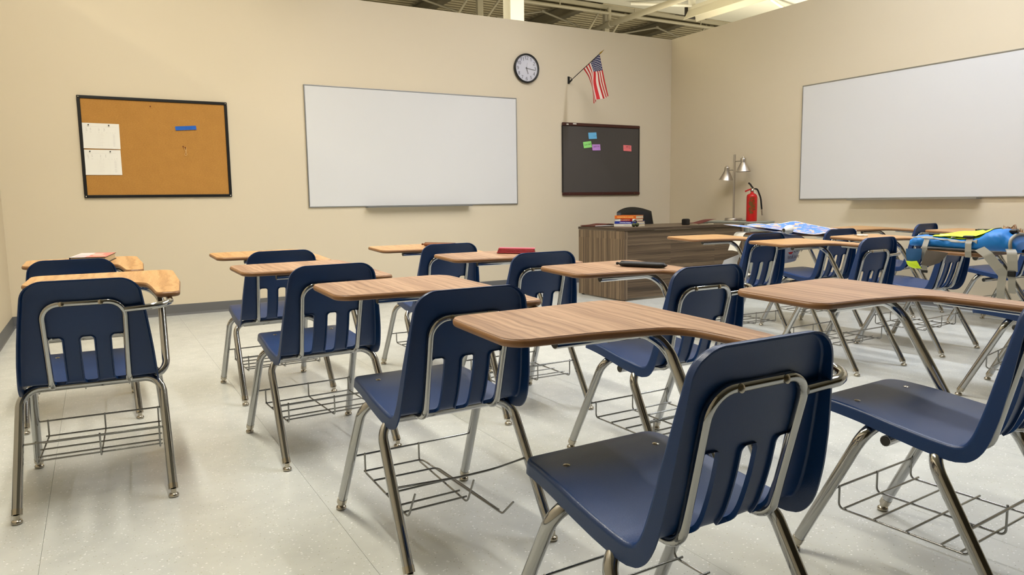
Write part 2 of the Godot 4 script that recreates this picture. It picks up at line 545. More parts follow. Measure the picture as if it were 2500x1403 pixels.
func make_chair(label: String, lam: Material) -> Node3D:
	var t := thing("chair_desk", label, "school desk", Vector3.ZERO, 0.0, "navy combo chair desks of the classroom")
	part("seat_shell", make_shell(), M.navy, t)
	for q in [[-0.127, -0.176, 0.4495], [0.127, -0.176, 0.4495]]:
		var rv := MB.new()
		rv.x = xf(Vector3(q[0], q[2] - 0.001, q[1]), Vector3(0.06, 0, 0))
		rv.lathe([Vector2(0.009, 0), Vector2(0.0085, 0.0025), Vector2(0.005, 0.004), Vector2(0.0, 0.0043)], 12)
		part("rivet", rv, M.nickel, t)
	# legs: each arch is two legs that meet in the middle of its cross bar
	for fr in [0, 1]:
		for sg in [-1.0, 1.0]:
			var foot := Vector3(0.231 * sg, 0.027, 0.294 - 0.0155) if fr == 1 else Vector3(0.231 * sg, 0.027, -0.294 + 0.013)
			var kn := Vector3(0.2195 * sg, 0.392, 0.068) if fr == 1 else Vector3(0.207 * sg, 0.405, -0.099)
			var lg := part("leg", tube1(fillet([foot, kn, Vector3(0, kn.y, kn.z)], [0.062], 10), 0.0156, 14, 0.22), M.chrome, t)
			var dirn := (foot - kn).normalized()
			var g := MB.new()
			g.tube(PackedVector3Array([foot - dirn * 0.018, foot + dirn * 0.001]), 0.0164, 14)
			g.x = xf(Vector3(foot.x + dirn.x * 0.014, 0, foot.z + dirn.z * 0.014))
			g.lathe([Vector2(0, 0), Vector2(0.012, 0), Vector2(0.0165, 0.003), Vector2(0.017, 0.007), Vector2(0.015, 0.012), Vector2(0.009, 0.0145), Vector2(0.009, 0.03)], 16)
			part("glide", g, M.nickel, lg)
	# back frame
	var bf := fillet([Vector3(-0.117, 0.404, -0.085), Vector3(-0.117, 0.4035, 0.158), Vector3(-0.1225, 0.700, 0.2305), Vector3(0.1225, 0.700, 0.2305), Vector3(0.117, 0.4035, 0.158), Vector3(0.117, 0.404, -0.085)], [0.042, 0.052, 0.052, 0.042], 9)
	var b := part("back_frame", tube1(bf, 0.0103, 12), M.chrome, t)
	for q in [-0.062, 0.052]:
		var br := MB.new()
		br.x = xf(Vector3(q, 0.700, 0.2405), Vector3(PI / 2 - 0.2, 0, 0))
		br.lathe([Vector2(0.0085, -0.003), Vector2(0.0085, 0.0005), Vector2(0.005, 0.0018), Vector2(0, 0.002)], 12)
		part("rivet", br, M.nickel, b)
	# arm rail round to the tablet, and the post that carries the tablet
	var ar := fillet([Vector3(0.121, 0.668, 0.225), Vector3(0.268, 0.676, 0.232), Vector3(0.262, 0.690, 0.08), Vector3(0.255, 0.6995, -0.17)], [0.062, 0.3], 10)
	part("arm_rail", tube1(ar, 0.0112, 12, 0.1), M.chrome, t)
	var po := fillet([Vector3(-0.076, 0.6935, -0.293), Vector3(0.240, 0.6925, -0.285), Vector3(0.242, 0.362, -0.083), Vector3(-0.143, 0.362, -0.083)], [0.085, 0.06], 12)
	var pst := part("tablet_post", tube1(po, 0.0150, 14, 0.2), M.chrome, t)
	for q in [Vector3(-0.0765, 0.6935, -0.293), Vector3(-0.1435, 0.362, -0.083)]:
		var pl := MB.new()
		pl.x = Transform3D(Basis.from_euler(Vector3(0, 0, PI / 2)), q)
		pl.lathe([Vector2(0.0135, -0.001), Vector2(0.0125, 0.0015), Vector2(0.0085, 0.0005), Vector2(0.004, 0.001), Vector2(0, 0.001)], 14)
		part("plug", pl, M.plug, pst)
	# tablet: laminate top with a rounded edge band, tilted a little
	var tilt := Transform3D(Basis.from_euler(Vector3(0.0388, 0, 0)), Vector3(0, 0.7163, 0))
	var top := MB.new()
	top.prism(tablet_outline(0.004), -0.002, 0.0, 1, true)
	var tp := part("tablet", top, lam, t, tilt)
	var eb := MB.new()
	var oo := tablet_outline()
	var k := oo.size()
	var sgn := -1.0 if Geometry2D.is_polygon_clockwise(oo) else 1.0
	var nor := []
	for i in k:
		var d := (oo[(i + 1) % k] - oo[(i + k - 1) % k]).normalized()
		nor.append(Vector2(d.y, -d.x) * sgn)
	for i in k:
		var j := (i + 1) % k
		for q in 8:
			var a0 := lerpf(-PI * 0.5, PI * 0.5, q / 8.0); var a1 := lerpf(-PI * 0.5, PI * 0.5, (q + 1) / 8.0)
			var pts := []
			for w in [[i, a0], [j, a0], [j, a1], [i, a1]]:
				var p2: Vector2 = oo[w[0]] + nor[w[0]] * (cos(w[1]) * 0.007 - 0.007)
				pts.append([Vector3(p2.x, -0.0095 + sin(w[1]) * 0.0095, p2.y), Vector3(nor[w[0]].x * cos(w[1]), sin(w[1]), nor[w[0]].y * cos(w[1]))])
			eb.quad(pts[0][0], pts[1][0], pts[2][0], pts[3][0], pts[0][1], pts[1][1], pts[2][1], pts[3][1])
	part("edge_band", eb, M.edge, tp)
	var un := MB.new()
	un.prism(tablet_outline(0.006), -0.0188, -0.018, 2, false)
	part("underside", un, M.under, tp)
	return t

func make_rack(t: Node3D, broken := false) -> void:
	var r := part("book_rack", tube1(PackedVector3Array([Vector3(-0.218, 0.208, -0.190), Vector3(0.218, 0.208, -0.190)]), 0.0033, 8), M.wire, t)
	var rear := PackedVector3Array([Vector3(-0.224, 0.224, 0.163), Vector3(0.224, 0.224, 0.163)])
	if broken:
		rear = fillet([Vector3(-0.224, 0.222, 0.163), Vector3(-0.16, 0.203, 0.125), Vector3(0.0, 0.199, 0.138), Vector3(0.10, 0.207, 0.155), Vector3(0.224, 0.224, 0.163)], [0.2, 0.5, 0.5], 5)
	part("rail", tube1(rear, 0.0036, 8), M.wire, r)
	for x in ([-0.178, 0.012] if broken else [-0.178, 0.012, 0.2]):
		var w := fillet([Vector3(x, 0.213, -0.187), Vector3(x, 0.148, -0.187), Vector3(x, 0.146, 0.155), Vector3(x, 0.228, 0.155)], [0.014, 0.014], 4)
		if broken: w = fillet([Vector3(x, 0.213, -0.187), Vector3(x, 0.148, -0.187), Vector3(x, 0.125, 0.158), Vector3(x + 0.02, 0.192, 0.165)], [0.014, 0.014], 4)
		part("rack_wire", tube1(w, 0.0031, 7), M.wire, r)
	var zz := [-0.167, -0.08, 0.007, 0.094, 0.140]
	for i in zz.size():
		var z: float = zz[i]
		var y := 0.1545
		if broken:
			y -= 0.02 * (z + 0.187) / 0.34
			if i == 0 or i == 1:
				var wb := fillet([Vector3(-0.183, 0.152, -0.188), Vector3(0.022, 0.152, -0.186), Vector3(0.088, 0.10, 0.235), Vector3(0.108, 0.142, 0.266)], [0.025, 0.01], 5)
				if i == 1: wb = fillet([Vector3(-0.183, 0.150, -0.10), Vector3(0.034, 0.150, -0.092), Vector3(0.088, 0.104, 0.215)], [0.025], 5)
				part("rack_wire", tube1(wb, 0.0031, 7), M.wire, r)
				continue
		part("rack_wire", tube1(PackedVector3Array([Vector3(-0.186, y, z), Vector3(0.02 if broken else 0.208, y, z)]), 0.0031, 7), M.wire, r)

var spot := {}      # transforms of the desks, for what lies on them
func tab(n: String, x: float, z: float, lift := 0.0) -> Vector3:
	return spot[n] * Vector3(x, 0.7163 - 0.0388 * z + 0.0005 + lift, z)

func chairs() -> void:
	var rows := [
		["A", -0.043, 4.408, -3.05, "desk seen squarely from behind at the left edge, near the left wall", 1],
		["B", -0.108, 3.285, -0.2, "desk under the corkboard with a hardcover book lying on its tablet", 1],
		["C", 0.821, 3.32, 2.4, "bare desk nearest the wall below the left end of the whiteboard", 1],
		["D", 0.787, 4.362, 3.67, "bare desk right behind the one nearest the whiteboard's left end", 0],
		["E", 0.889, 5.402, 1.8, "desk with a broken wire book rack, one rack wire bent out towards the floor", 0],
		["F", 1.765, 3.372, 0.9, "far desk with a small tan pencil case, closest to the whiteboard wall", 1],
		["G", 1.808, 4.327, 0.4, "desk whose backrest carries a moulded oval emblem, with a red pencil case on it", 0],
		["H", 1.878, 5.312, 1.2, "desk with a long black pencil case on its tablet, in front of the teacher desk", 0],
		["I", 0.973, 6.359, 1.2, "desk nearest the camera, large blue backrest at the bottom centre right", 0],
		["J", 1.948, 6.365, 3.85, "large near desk cut by the right edge, broad empty tablet, whole seat in view", 0],
		["K", 3.925, 3.79, -1.9, "desk before the right end of the teacher desk, white sheets behind its back", 1],
		["L", 4.81, 3.71, -0.6, "desk covered by blue printed map sheets with a white roll on top", 1],
		["M", 3.925, 4.596, 1.6, "desk between the map-covered desk and the big near tablet, its tablet empty", 1],
		["N", 4.787, 4.565, 4.4, "desk with small white-handled scissors on its tablet, behind the blue backpack", 1],
		["O", 6.098, 3.577, 3.25, "far desk close to the right wall below the right whiteboard, tablet bare", 1],
		["P", 6.058, 4.483, -1.9, "desk by the right wall with a slim black case on its tablet", 1],
		["Q", 4.053, 5.648, 11.8, "desk at the right edge carrying the blue backpack", 1],
		["R", 4.87, 5.48, 0.0, "desk at the right edge with a tan bag and white cloth, behind the backpack", 1]]
	var proto := make_chair(rows[0][4], M.lam_oak)
	var nb := proto.duplicate()      # one without rack for the broken one
	make_rack(proto)
	for i in rows.size():
		var q = rows[i]
		var c: Node3D = proto
		if i > 0:
			c = (nb if q[0] == "E" else proto.duplicate())
			c.name = numbered("chair_desk")
			add_child(c, true)
			if q[0] == "E": make_rack(c, true)
		c.set_meta("label", q[4])
		c.position = Vector3(q[1], 0, q[2])
		c.rotation.y = deg_to_rad(q[3])
		spot[q[0]] = c.transform
		if q[5] == 0: c.get_node("tablet").material_override = M.lam
		if q[0] == "G":
			var em := MB.new()
			var ring := PackedVector3Array()
			for k in 25: ring.append(Vector3(0.034 * cos(TAU * k / 24), 0.019 * sin(TAU * k / 24), 0))
			em.tube(ring, 0.0016, 6, false)
			em.box(Vector3(0, -0.0235, 0), Vector3(0.06, 0.002, 0.002))
			em.box(Vector3(0.042, 0.006, 0), Vector3(0.003, 0.02, 0.002))
			var e := part("emblem", em, M.emblem, c, Transform3D(Basis.from_euler(Vector3(-0.24, 0, 0)), Vector3(0.0, 0.738, 0.2255)))
			var tm := text("Virco", 0.017, 0.0016)
			part("emblem_lettering", tm, M.emblem, e, xf(Vector3(0, 0.0, 0.0)))

func text(s: String, h: float, depth := 0.0006, bold := false, serif := false, italic := false) -> TextMesh:
	var tm := TextMesh.new()
	var f := SystemFont.new()
	f.font_names = PackedStringArray(["Droid Serif" if serif else "Droid Sans"])
	f.font_weight = 700 if bold else 400
	f.font_italic = italic
	tm.font = f
	tm.font_size = 64
	tm.pixel_size = h / 46.0       # capitals about h tall
	tm.text = s
	tm.depth = depth
	tm.curve_step = 3.0
	return tm

# ------------------------------------------------------------------ scene
func _ready() -> void:
	# camera
	var cam := Camera3D.new()
	cam.name = "camera"
	cam.fov = rad_to_deg(2.0 * atan(701.5 / 1776.62))
	cam.near = 0.05; cam.far = 200.0
	cam.position = Vector3(0, 1.01462, 7.44237)
	var yaw := deg_to_rad(29.6206); var pit := deg_to_rad(-6.7335); var rol := deg_to_rad(-0.8353)
	cam.basis = Basis(Vector3.UP, -yaw) * Basis(Vector3.RIGHT, pit) * Basis(Vector3.BACK, rol)
	add_child(cam)
	# surroundings: inside a closed hall
	var we := WorldEnvironment.new()
	we.name = "environment"
	var env := Environment.new()
	env.background_mode = Environment.BG_COLOR
	env.background_color = Color(0.02, 0.02, 0.02)
	env.tonemap_mode = Environment.TONE_MAPPER_LINEAR
	env.tonemap_exposure = 1.0
	env.sdfgi_enabled = true; env.ssao_enabled = true; env.ssil_enabled = true
	we.environment = env
	add_child(we)
	make_materials()
	M.emblem = mat(Color(0.13, 0.19, 0.33), 0.45)
	M.pages = mat(Color(0.84, 0.78, 0.64), 0.8)
	M.poster = mat(Color(0.86, 0.87, 0.89), 0.5)
	M.fixture = mat(Color(0.80, 0.77, 0.68), 0.4)
	# rows of strip lights above the room: [x, colour, strength]
	var lights := [[-2.87, Color(1.0, 0.97, 0.90), 3.2, -3.0, 5.4], [0.30, Color(1.0, 0.98, 0.93), 1.1, 1.7, 5.8], [3.30, Color(0.99, 0.985, 1.0), 0.75, 1.7, 5.8], [5.30, Color(0.92, 0.945, 1.0), 1.0, 3.0, 7.0], [9.80, Color(0.93, 0.965, 1.0), 0.0, -3.0, 5.4]]
	for i in lights.size():
		strip_row(lights[i][0], lights[i][1], lights[i][2] * 15.0, i, lights[i][3], lights[i][4])
	hall_light()
	shell_of_room()
	roof()
	wall_things()
	chairs()
	teacher_corner()
	desk_items()

func strip_row(x: float, col: Color, energy: float, i: int, z0: float, z1: float) -> void:
	var names := ["outermost left strip light row beyond the left wall", "strip light row above the left desks", "strip light row above the middle of the room", "strip light row above the right desks", "unlit strip light fixture visible above the right wall"]
	var t := thing("strip_light", names[i], "light fixture", Vector3(x, 4.4, (z0 + z1) * 0.5), 0.0, "strip lights of the hall")
	var L := z1 - z0
	var h := MB.new()
	h.box(Vector3(0, 0.085, 0), Vector3(0.13, 0.07, L), 0.008)
	for s in [-1.0, 1.0]:      # sloping reflector sides
		var a := Vector3(s * 0.06, 0.06, 0); var b := Vector3(s * 0.16, -0.115, 0)
		var d := Vector3(0, 0, L * 0.5)
		var nn := Vector3(s * 0.175, 0.10, 0).normalized()
		h.quad(a - d, a + d, b + d, b - d, nn, nn, nn, nn)
		var o := nn * -0.003
		h.quad(a - d + o, a + d + o, b + d + o, b - d + o, -nn, -nn, -nn, -nn)
		h.box(b, Vector3(0.006, 0.012, L))
	part("housing", h, M.fixture if M.has("fixture") else M.beam, t)
	var e := MB.new()
	for s in [-1.0, 1.0]:
		e.box(Vector3(0, 0.015, s * L * 0.5), Vector3(0.26, 0.20, 0.03), 0.01)
	part("end_cap", e, M.dark, t)
	var g := mat(col, 0.5)
	if energy > 0.0:
		g.emission_enabled = true; g.emission = col; g.emission_energy_multiplier = 2.0
	else:
		g.albedo_color = Color(0.62, 0.62, 0.58)
	var tb := MB.new()
	for s in [-0.045, 0.045]:
		tb.tube(PackedVector3Array([Vector3(s, 0.025, -L * 0.5 + 0.03), Vector3(s, 0.025, L * 0.5 - 0.03)]), 0.019, 10)
	part("lamp_tube", tb, g, t)
	var hang := MB.new()
	for k in 5:
		var z := -L * 0.5 + 0.5 + k * (L - 1.0) / 4.0
		hang.tube(PackedVector3Array([Vector3(0, 0.115, z), Vector3(0, 0.24, z)]), 0.006, 6)
	part("hanger", hang, M.beam, t)
	if energy <= 0.0:
		return
	var al := AreaLight3D.new()
	al.name = "strip_glow_%d" % i
	al.light_color = col
	al.light_energy = energy
	al.area_size = Vector2(0.16, L - 0.2)
	al.area_range = 40.0
	al.shadow_enabled = true
	al.position = Vector3(x, 4.4 + 0.002, (z0 + z1) * 0.5)
	al.rotation = Vector3(-PI / 2, 0, 0)
	add_child(al)

# a row of open tubes in the hall behind the back wall, hung lower than the wall's top
func hall_light() -> void:
	for k in 2:
		var at := [Vector3(6.0, 2.95, -1.9), Vector3(11.5, 2.95, 5.4)][k] as Vector3
		var L: float = [22.0, 12.0][k]
		var t := thing("hall_tube_light", ["open tube light row in the hall behind the back wall", "open tube light row in the hall beyond the right wall"][k], "light fixture", at, [0.0, PI / 2][k])
		var col := Color(1.0, 0.97, 0.88)
		var g := mat(col, 0.5)
		g.emission_enabled = true; g.emission = col; g.emission_energy_multiplier = 2.0
		part("lamp_tube", tube1(PackedVector3Array([Vector3(-L * 0.5, 0, 0), Vector3(L * 0.5, 0, 0)]), 0.02, 10), g, t)
		part("housing", box1(Vector3(0, -0.06, 0), Vector3(L, 0.05, 0.08), 0.006), M.fixture, t)
		part("stand", tube1(PackedVector3Array([Vector3(0, -0.08, 0), Vector3(0, -2.95, 0)]), 0.025, 8), M.beam, t)
		var al := AreaLight3D.new()
		al.name = "hall_glow_%d" % k
		al.light_color = col; al.light_energy = [HALL, HALL * 0.5][k]
		al.area_size = Vector2(L, 0.06); al.area_range = 40.0; al.shadow_enabled = true
		al.transform = Transform3D(Basis(Vector3.UP, t.rotation.y) * Basis(Vector3.RIGHT, PI / 2), at + Vector3(0, 0.025, 0))
		add_child(al)

const HALL := 55.0
const XL := -0.671
const XR := 6.672
const YT := 3.0726
const ZF := 9.4

func shell_of_room() -> void:
	# floor laid in long sheets with hairline seams
	var sub := MB.new()
	sub.box(Vector3(4, -0.12, 0), Vector3(40, 0.22, 44))
	struct_("floor", sub, M.subfloor)
	var fl: Node3D = get_node("floor")
	var x := -13.0
	var w := 0.82
	x = 0.612 - 2 * w
	var i := 0
	while x < XR + 0.1:
		var a := maxf(x, XL - 0.1); var b := minf(x + w, XR + 0.1)
		var m := MB.new()
		m.box(Vector3((a + b) * 0.5, -0.005, ZF * 0.5), Vector3(b - a - 0.0009, 0.01, ZF + 0.2))
		part("floor_sheet", m, M.floor, fl)
		x += w; i += 1
	# hall floor round the room
	var hf := MB.new()
	hf.box(Vector3(XL - 8.1, -0.005, 0), Vector3(15.9, 0.01, 44))
	hf.box(Vector3(XR + 8.9, -0.005, 0), Vector3(17.4, 0.01, 44))
	hf.box(Vector3(3, -0.005, -11.1), Vector3(7.3, 0.01, 21.8))
	struct_("floor_hall", hf, M.beam)
	struct_("wall_back", box1(Vector3((XL + XR) * 0.5, YT * 0.5, -0.075), Vector3(XR - XL + 0.3, YT, 0.15), 0.003), M.wall)
	struct_("wall_left", box1(Vector3(XL - 0.075, YT * 0.5, ZF * 0.5), Vector3(0.15, YT, ZF), 0.003), M.wall)
	struct_("wall_right", box1(Vector3(XR + 0.075, YT * 0.5, ZF * 0.5), Vector3(0.15, YT, ZF), 0.003), M.wall_r)
	# the side behind the camera is open to the hall
	# rubber cove base
	var prof := [Vector2(0, 0.100), Vector2(0.003, 0.100), Vector2(0.0035, 0.02), Vector2(0.008, 0.006), Vector2(0.015, 0.0), Vector2(0, 0)]
	for sd in ["back", "left", "right"]:
		var m := MB.new()
		var p0: Vector3; var p1: Vector3; var nn: Vector3
		match sd:
			"back": p0 = Vector3(XL, 0, 0); p1 = Vector3(XR, 0, 0); nn = Vector3(0, 0, 1)
			"left": p0 = Vector3(XL, 0, 0); p1 = Vector3(XL, 0, ZF); nn = Vector3(1, 0, 0)
			"right": p0 = Vector3(XR, 0, 0); p1 = Vector3(XR, 0, ZF); nn = Vector3(-1, 0, 0)
			"front": p0 = Vector3(XL, 0, ZF); p1 = Vector3(XR, 0, ZF); nn = Vector3(0, 0, -1)
		for k in prof.size() - 1:
			var a: Vector2 = prof[k]; var b: Vector2 = prof[k + 1]
			var d := b - a
			var fn: Vector3 = (nn * -d.y + Vector3(0, d.x, 0)).normalized()
			if fn.dot(nn) < -0.1 or fn.y < -0.5: fn = -fn
			var A0: Vector3 = p0 + nn * a.x + Vector3(0, a.y, 0); var B0: Vector3 = p0 + nn * b.x + Vector3(0, b.y, 0)
			var A1: Vector3 = p1 + nn * a.x + Vector3(0, a.y, 0); var B1: Vector3 = p1 + nn * b.x + Vector3(0, b.y, 0)
			m.quad(A0, A1, B1, B0, fn, fn, fn, fn)
		struct_("baseboard_" + sd, m, M.base)
	# outer walls of the hall
	var ow := MB.new()
	ow.box(Vector3(4, 2.6, -22.1), Vector3(41, 5.6, 0.2))
	ow.box(Vector3(4, 2.6, 22.1), Vector3(41, 5.6, 0.2))
	ow.box(Vector3(-16.1, 2.6, 0), Vector3(0.2, 5.6, 44.4))
	ow.box(Vector3(24.1, 2.6, 0), Vector3(0.2, 5.6, 44.4))
	struct_("wall_hall", ow, M.deck)

func roof() -> void:
	# ribbed steel deck beyond the room, ribs along x
	var d := MB.new()
	var z := -22.0
	while z < -3.9:
		var y := 5.0
		var p := [Vector2(z, y), Vector2(z + 0.085, y), Vector2(z + 0.105, y + 0.04), Vector2(z + 0.145, y + 0.04), Vector2(z + 0.165, y)]
		for k in 4:
			var a: Vector2 = p[k]; var b: Vector2 = p[k + 1]
			var nn := Vector3(0, -(b.x - a.x), b.y - a.y).normalized()
			d.quad(Vector3(-16, a.y, a.x), Vector3(24, a.y, a.x), Vector3(24, b.y, b.x), Vector3(-16, b.y, b.x), nn, nn, nn, nn)
		z += 0.165
	d.box(Vector3(4, 5.14, -13), Vector3(40, 0.18, 18.2))
	struct_("ceiling_deck", d, M.deck, "ribbed steel roof deck beyond the classroom walls")
	# flat white ceiling above the room side of the girder
	struct_("ceiling", box1(Vector3(-2, 4.82, 9.05), Vector3(28.4, 0.3, 26.0)), M.ceil)
	var d2 := MB.new()
	var z2 := -3.95
	while z2 < 22.0:
		d2.box(Vector3(18.1, 5.06, z2 + 0.05), Vector3(11.8, 0.09, 0.09))
		z2 += 0.165
	d2.box(Vector3(18.1, 5.16, 9.05), Vector3(11.8, 0.12, 26.2))
	struct_("ceiling_ribs", d2, M.deck)
	# girder in the plane z = -4
	var g := thing("roof_girder", "cream steel girder with posts and slanted braces above the back wall", "roof truss", Vector3(0, 0, -4))
	g.set_meta("kind", "structure")
	part("top_chord", box1(Vector3(4, 4.60, 0), Vector3(40, 0.09, 0.12), 0.006), M.beam, g)
	part("bottom_chord", box1(Vector3(4, 3.75, 0), Vector3(40, 0.09, 0.12), 0.006), M.beam, g)
	for k in 9:
		var x := 5.95 + 2.68 * (k - 4)
		part("post", box1(Vector3(x, 4.18, 0), Vector3(0.11, 0.8, 0.08), 0.006), M.beam, g)
		for s in [[-0.42, -0.10], [0.46, 0.05]]:
			var a := Vector3(x + s[0] + 0.33, 4.56, 0.02); var b := Vector3(x + s[0], 4.12 if s[0] < 0 else 3.8, 0.02)
			if s[0] > 0: a = Vector3(x + 0.44, 4.56, 0.02); b = Vector3(x + 0.02, 4.0, 0.02)
			else: a = Vector3(x - 0.14, 4.56, 0.02); b = Vector3(x - 0.52, 4.0, 0.02)
			part("brace", tube1(PackedVector3Array([a, b]), 0.022, 8), M.beam, g)
	# joists along z under the deck
	for k in 7:
		var x := 5.90 + 2.66 * (k - 3)
		var j := MB.new()
		j.box(Vector3(x, 4.94, -13), Vector3(0.16, 0.03, 17.8)); j.box(Vector3(x, 4.72, -13), Vector3(0.16, 0.03, 17.8)); j.box(Vector3(x, 4.83, -13), Vector3(0.02, 0.2, 17.8))
		var o := struct_("roof_joist", j, M.beam)
		o.set_meta("label", "cream steel roof joist under the ribbed deck")
		o.set_meta("group", "roof joists")
	# zigzag rods
	var pts := [Vector3(3.1, 4.33, -4.6), Vector3(4.85, 4.55, -4.6), Vector3(5.91, 4.34, -4.6), Vector3(6.61, 4.34, -4.6), Vector3(7.6, 4.56, -4.6), Vector3(8.45, 4.37, -4.6), Vector3(9.37, 4.31, -4.6), Vector3(10.39, 4.55, -4.6), Vector3(11.5, 4.30, -4.6)]
	for k in [0, 3, 6]:
		var rod := thing("bracing_rod", ["thin bent bracing rod at the left of the white column", "thin bent bracing rod right of the white column", "thin bent bracing rod above the corner of the room"][k / 3], "rod")
		part("rod", tube1(PackedVector3Array([pts[k], pts[k + 1]]), 0.017, 8), M.beam, rod)
		part("rod", tube1(PackedVector3Array([pts[k + 1], pts[k + 2]]), 0.02, 8), M.beam, rod)
		part("joint", box1(pts[k + 1], Vector3(0.07, 0.05, 0.05), 0.008), M.beam, rod)
	# sprinkler main
	var sp := thing("sprinkler_pipe", "thick cream sprinkler pipe running above the back wall towards the room", "pipe", Vector3(8.6, 4.27, 0))
	part("main_pipe", tube1(PackedVector3Array([Vector3(0, 0, -12), Vector3(0, 0, 8)]), 0.052, 14), M.beam, sp)
	part("riser", tube1(PackedVector3Array([Vector3(0, 0.02, -3.86), Vector3(0, 0.3, -3.86)]), 0.036, 12), M.beam, sp)
	var cp := MB.new()
	for q in [-3.86, -0.9]:
		cp.tube(PackedVector3Array([Vector3(0, 0, q - 0.06), Vector3(0, 0, q + 0.06)]), 0.066, 14)
	part("coupling", cp, M.beam, sp)
	# branch pipe along x under the chord
	var bp := thing("branch_pipe", "slim cream pipe running level along the girder", "pipe")
	part("pipe", tube1(PackedVector3Array([Vector3(-10, 4.47, -3.86), Vector3(20, 4.47, -3.86)]), 0.03, 10), M.beam, bp)
	var cl := MB.new()
	for k in 9:
		cl.tube(PackedVector3Array([Vector3(-1 + k * 1.7, 4.49, -3.86), Vector3(-1 + k * 1.7, 4.62, -3.86)]), 0.012, 6)
	part("hanger", cl, M.beam, bp)
	# white column
	var c := thing("steel_column", "white painted steel column rising behind the back wall", "column", Vector3(6.04, 0, -3.0))
	c.set_meta("kind", "structure")
	var cm := MB.new()
	cm.box(Vector3(0, 2.5, 0.11), Vector3(0.25, 5.0, 0.02), 0.003); cm.box(Vector3(0, 2.5, -0.11), Vector3(0.25, 5.0, 0.02), 0.003); cm.box(Vector3(0, 2.5, 0), Vector3(0.02, 5.0, 0.2))
	part("shaft", cm, M.white_paint, c)
	# diagonal white braces above the right wall
	var w1 := thing("roof_brace", "white slanted roof braces above the right wall", "roof brace")
	part("brace", tube1(PackedVector3Array([Vector3(8.9, 4.62, -3.6), Vector3(9.75, 4.52, -2.9)]), 0.03, 8), M.white_paint, w1)
	part("brace", tube1(PackedVector3Array([Vector3(11.0, 4.62, -2.2), Vector3(12.3, 4.35, -2.4)]), 0.03, 8), M.white_paint, w1)
	part("gusset", box1(Vector3(9.75, 4.58, -2.9), Vector3(0.16, 0.12, 0.03), 0.004), M.white_paint, w1)

# ------------------------------------------------------------------ things on the walls
func frame(w: float, h: float, fw: float, d: float, c: Vector3, b := 0.002) -> MB:
	var m := MB.new()
	m.box(c + Vector3(0, h * 0.5 - fw * 0.5, 0), Vector3(w, fw, d), b)
	m.box(c + Vector3(0, -h * 0.5 + fw * 0.5, 0), Vector3(w, fw, d), b)
	m.box(c + Vector3(-w * 0.5 + fw * 0.5, 0, 0), Vector3(fw, h - 2 * fw, d), b)
	m.box(c + Vector3(w * 0.5 - fw * 0.5, 0, 0), Vector3(fw, h - 2 * fw, d), b)
	return m

func note(called: String, label: String, cat: String, col: Color, lines: Array, c: Vector3, w: float, h: float, rot: float, ink: Color, size: float, group := "") -> void:
	var t := thing(called, label, cat, c, 0.0, group)
	t.rotation.z = rot
	var P := []
	for i in 5:
		var r := []
		for j in 5:
			var u := j / 4.0 - 0.5; var vv := 0.5 - i / 4.0
			r.append(Vector3(u * w, vv * h, 0.0015 + 0.006 * pow(maxf(0.0, 0.5 - vv), 2)))
		P.append(r)
	var m := MB.new(); m.sheet(P, -0.0006)
	part("paper", m, mat(col, 0.8), t)
	var im := mat(ink, 0.6)
	for k in lines.size():
		var ln = lines[k]
		part("handwriting", text(ln[0], size, 0.0004, false, true, true), im, t, Transform3D(Basis.from_euler(Vector3(0, 0, ln[3])), Vector3(ln[1], ln[2], 0.0035)))

func pinned_sheet(label: String, c: Vector3, w: float, h: float, rot: float, sd: int) -> void:
	var t := thing("pinned_paper", label, "paper", c)
	t.rotation.z = rot
	var im := Image.create(580, 440, false, Image.FORMAT_RGB8)
	im.fill(Color(0.93, 0.925, 0.895))
	var rng := RandomNumberGenerator.new(); rng.seed = sd
	var g := Color(0.72, 0.70, 0.68)
	var lg := Color(0.86, 0.85, 0.82)
	for k in 9: im.fill_rect(Rect2i(50, 170 + k * 26, 470, 1), lg)
	for xx in [50, 210, 300, 400, 520]: im.fill_rect(Rect2i(xx, 60, 1, 350), lg)
	im.fill_rect(Rect2i(90, 58, 420, 1), g)
	for q in [[60, 85, 4, 55], [122, 82, 3, 45], [250, 85, 4, 50], [330, 85, 4, 50]]:
		for yy in range(q[1], q[1] + q[3], 6):
			im.fill_rect(Rect2i(q[0] + rng.randi_range(0, 8), yy, rng.randi_range(8, 22), 2), g)
	for xx in [60, 118, 250, 300, 372, 430, 470, 500]:
		im.fill_rect(Rect2i(xx, 150 + rng.randi_range(0, 12), rng.randi_range(10, 30), 3), g)
	for yy in range(190, 390, 24):
		im.fill_rect(Rect2i(470, yy + rng.randi_range(0, 5), 34, 3), Color(0.66, 0.64, 0.66))
		im.fill_rect(Rect2i(226, yy, rng.randi_range(40, 110), 1), g)
	var pm := mat(Color(1, 1, 1), 0.8)
	pm.albedo_texture = tex(im)
	var P := []
	for i in 9:
		var r := []
		for j in 9:
			var u := j / 8.0 - 0.5; var vv := 0.5 - i / 8.0
			r.append(Vector3(u * w, vv * h, 0.002 + 0.005 * pow(maxf(0.0, 0.35 - vv), 2) + 0.0015 * sin(u * 9.0)))
		P.append(r)
	var m := MB.new(); m.sheet(P, -0.0008)
	part("sheet", m, pm, t)
	for q in [-0.32 * w, 0.22 * w]:
		var pn := MB.new()
		pn.x = xf(Vector3(q, h * 0.43, 0.001), Vector3(PI / 2, 0, 0))
		pn.lathe([Vector2(0, 0), Vector2(0.0045, 0), Vector2(0.003, 0.004), Vector2(0.003, 0.008), Vector2(0.0055, 0.010), Vector2(0.0055, 0.012), Vector2(0, 0.013)], 12)
		part("push_pin", pn, M.black, t)

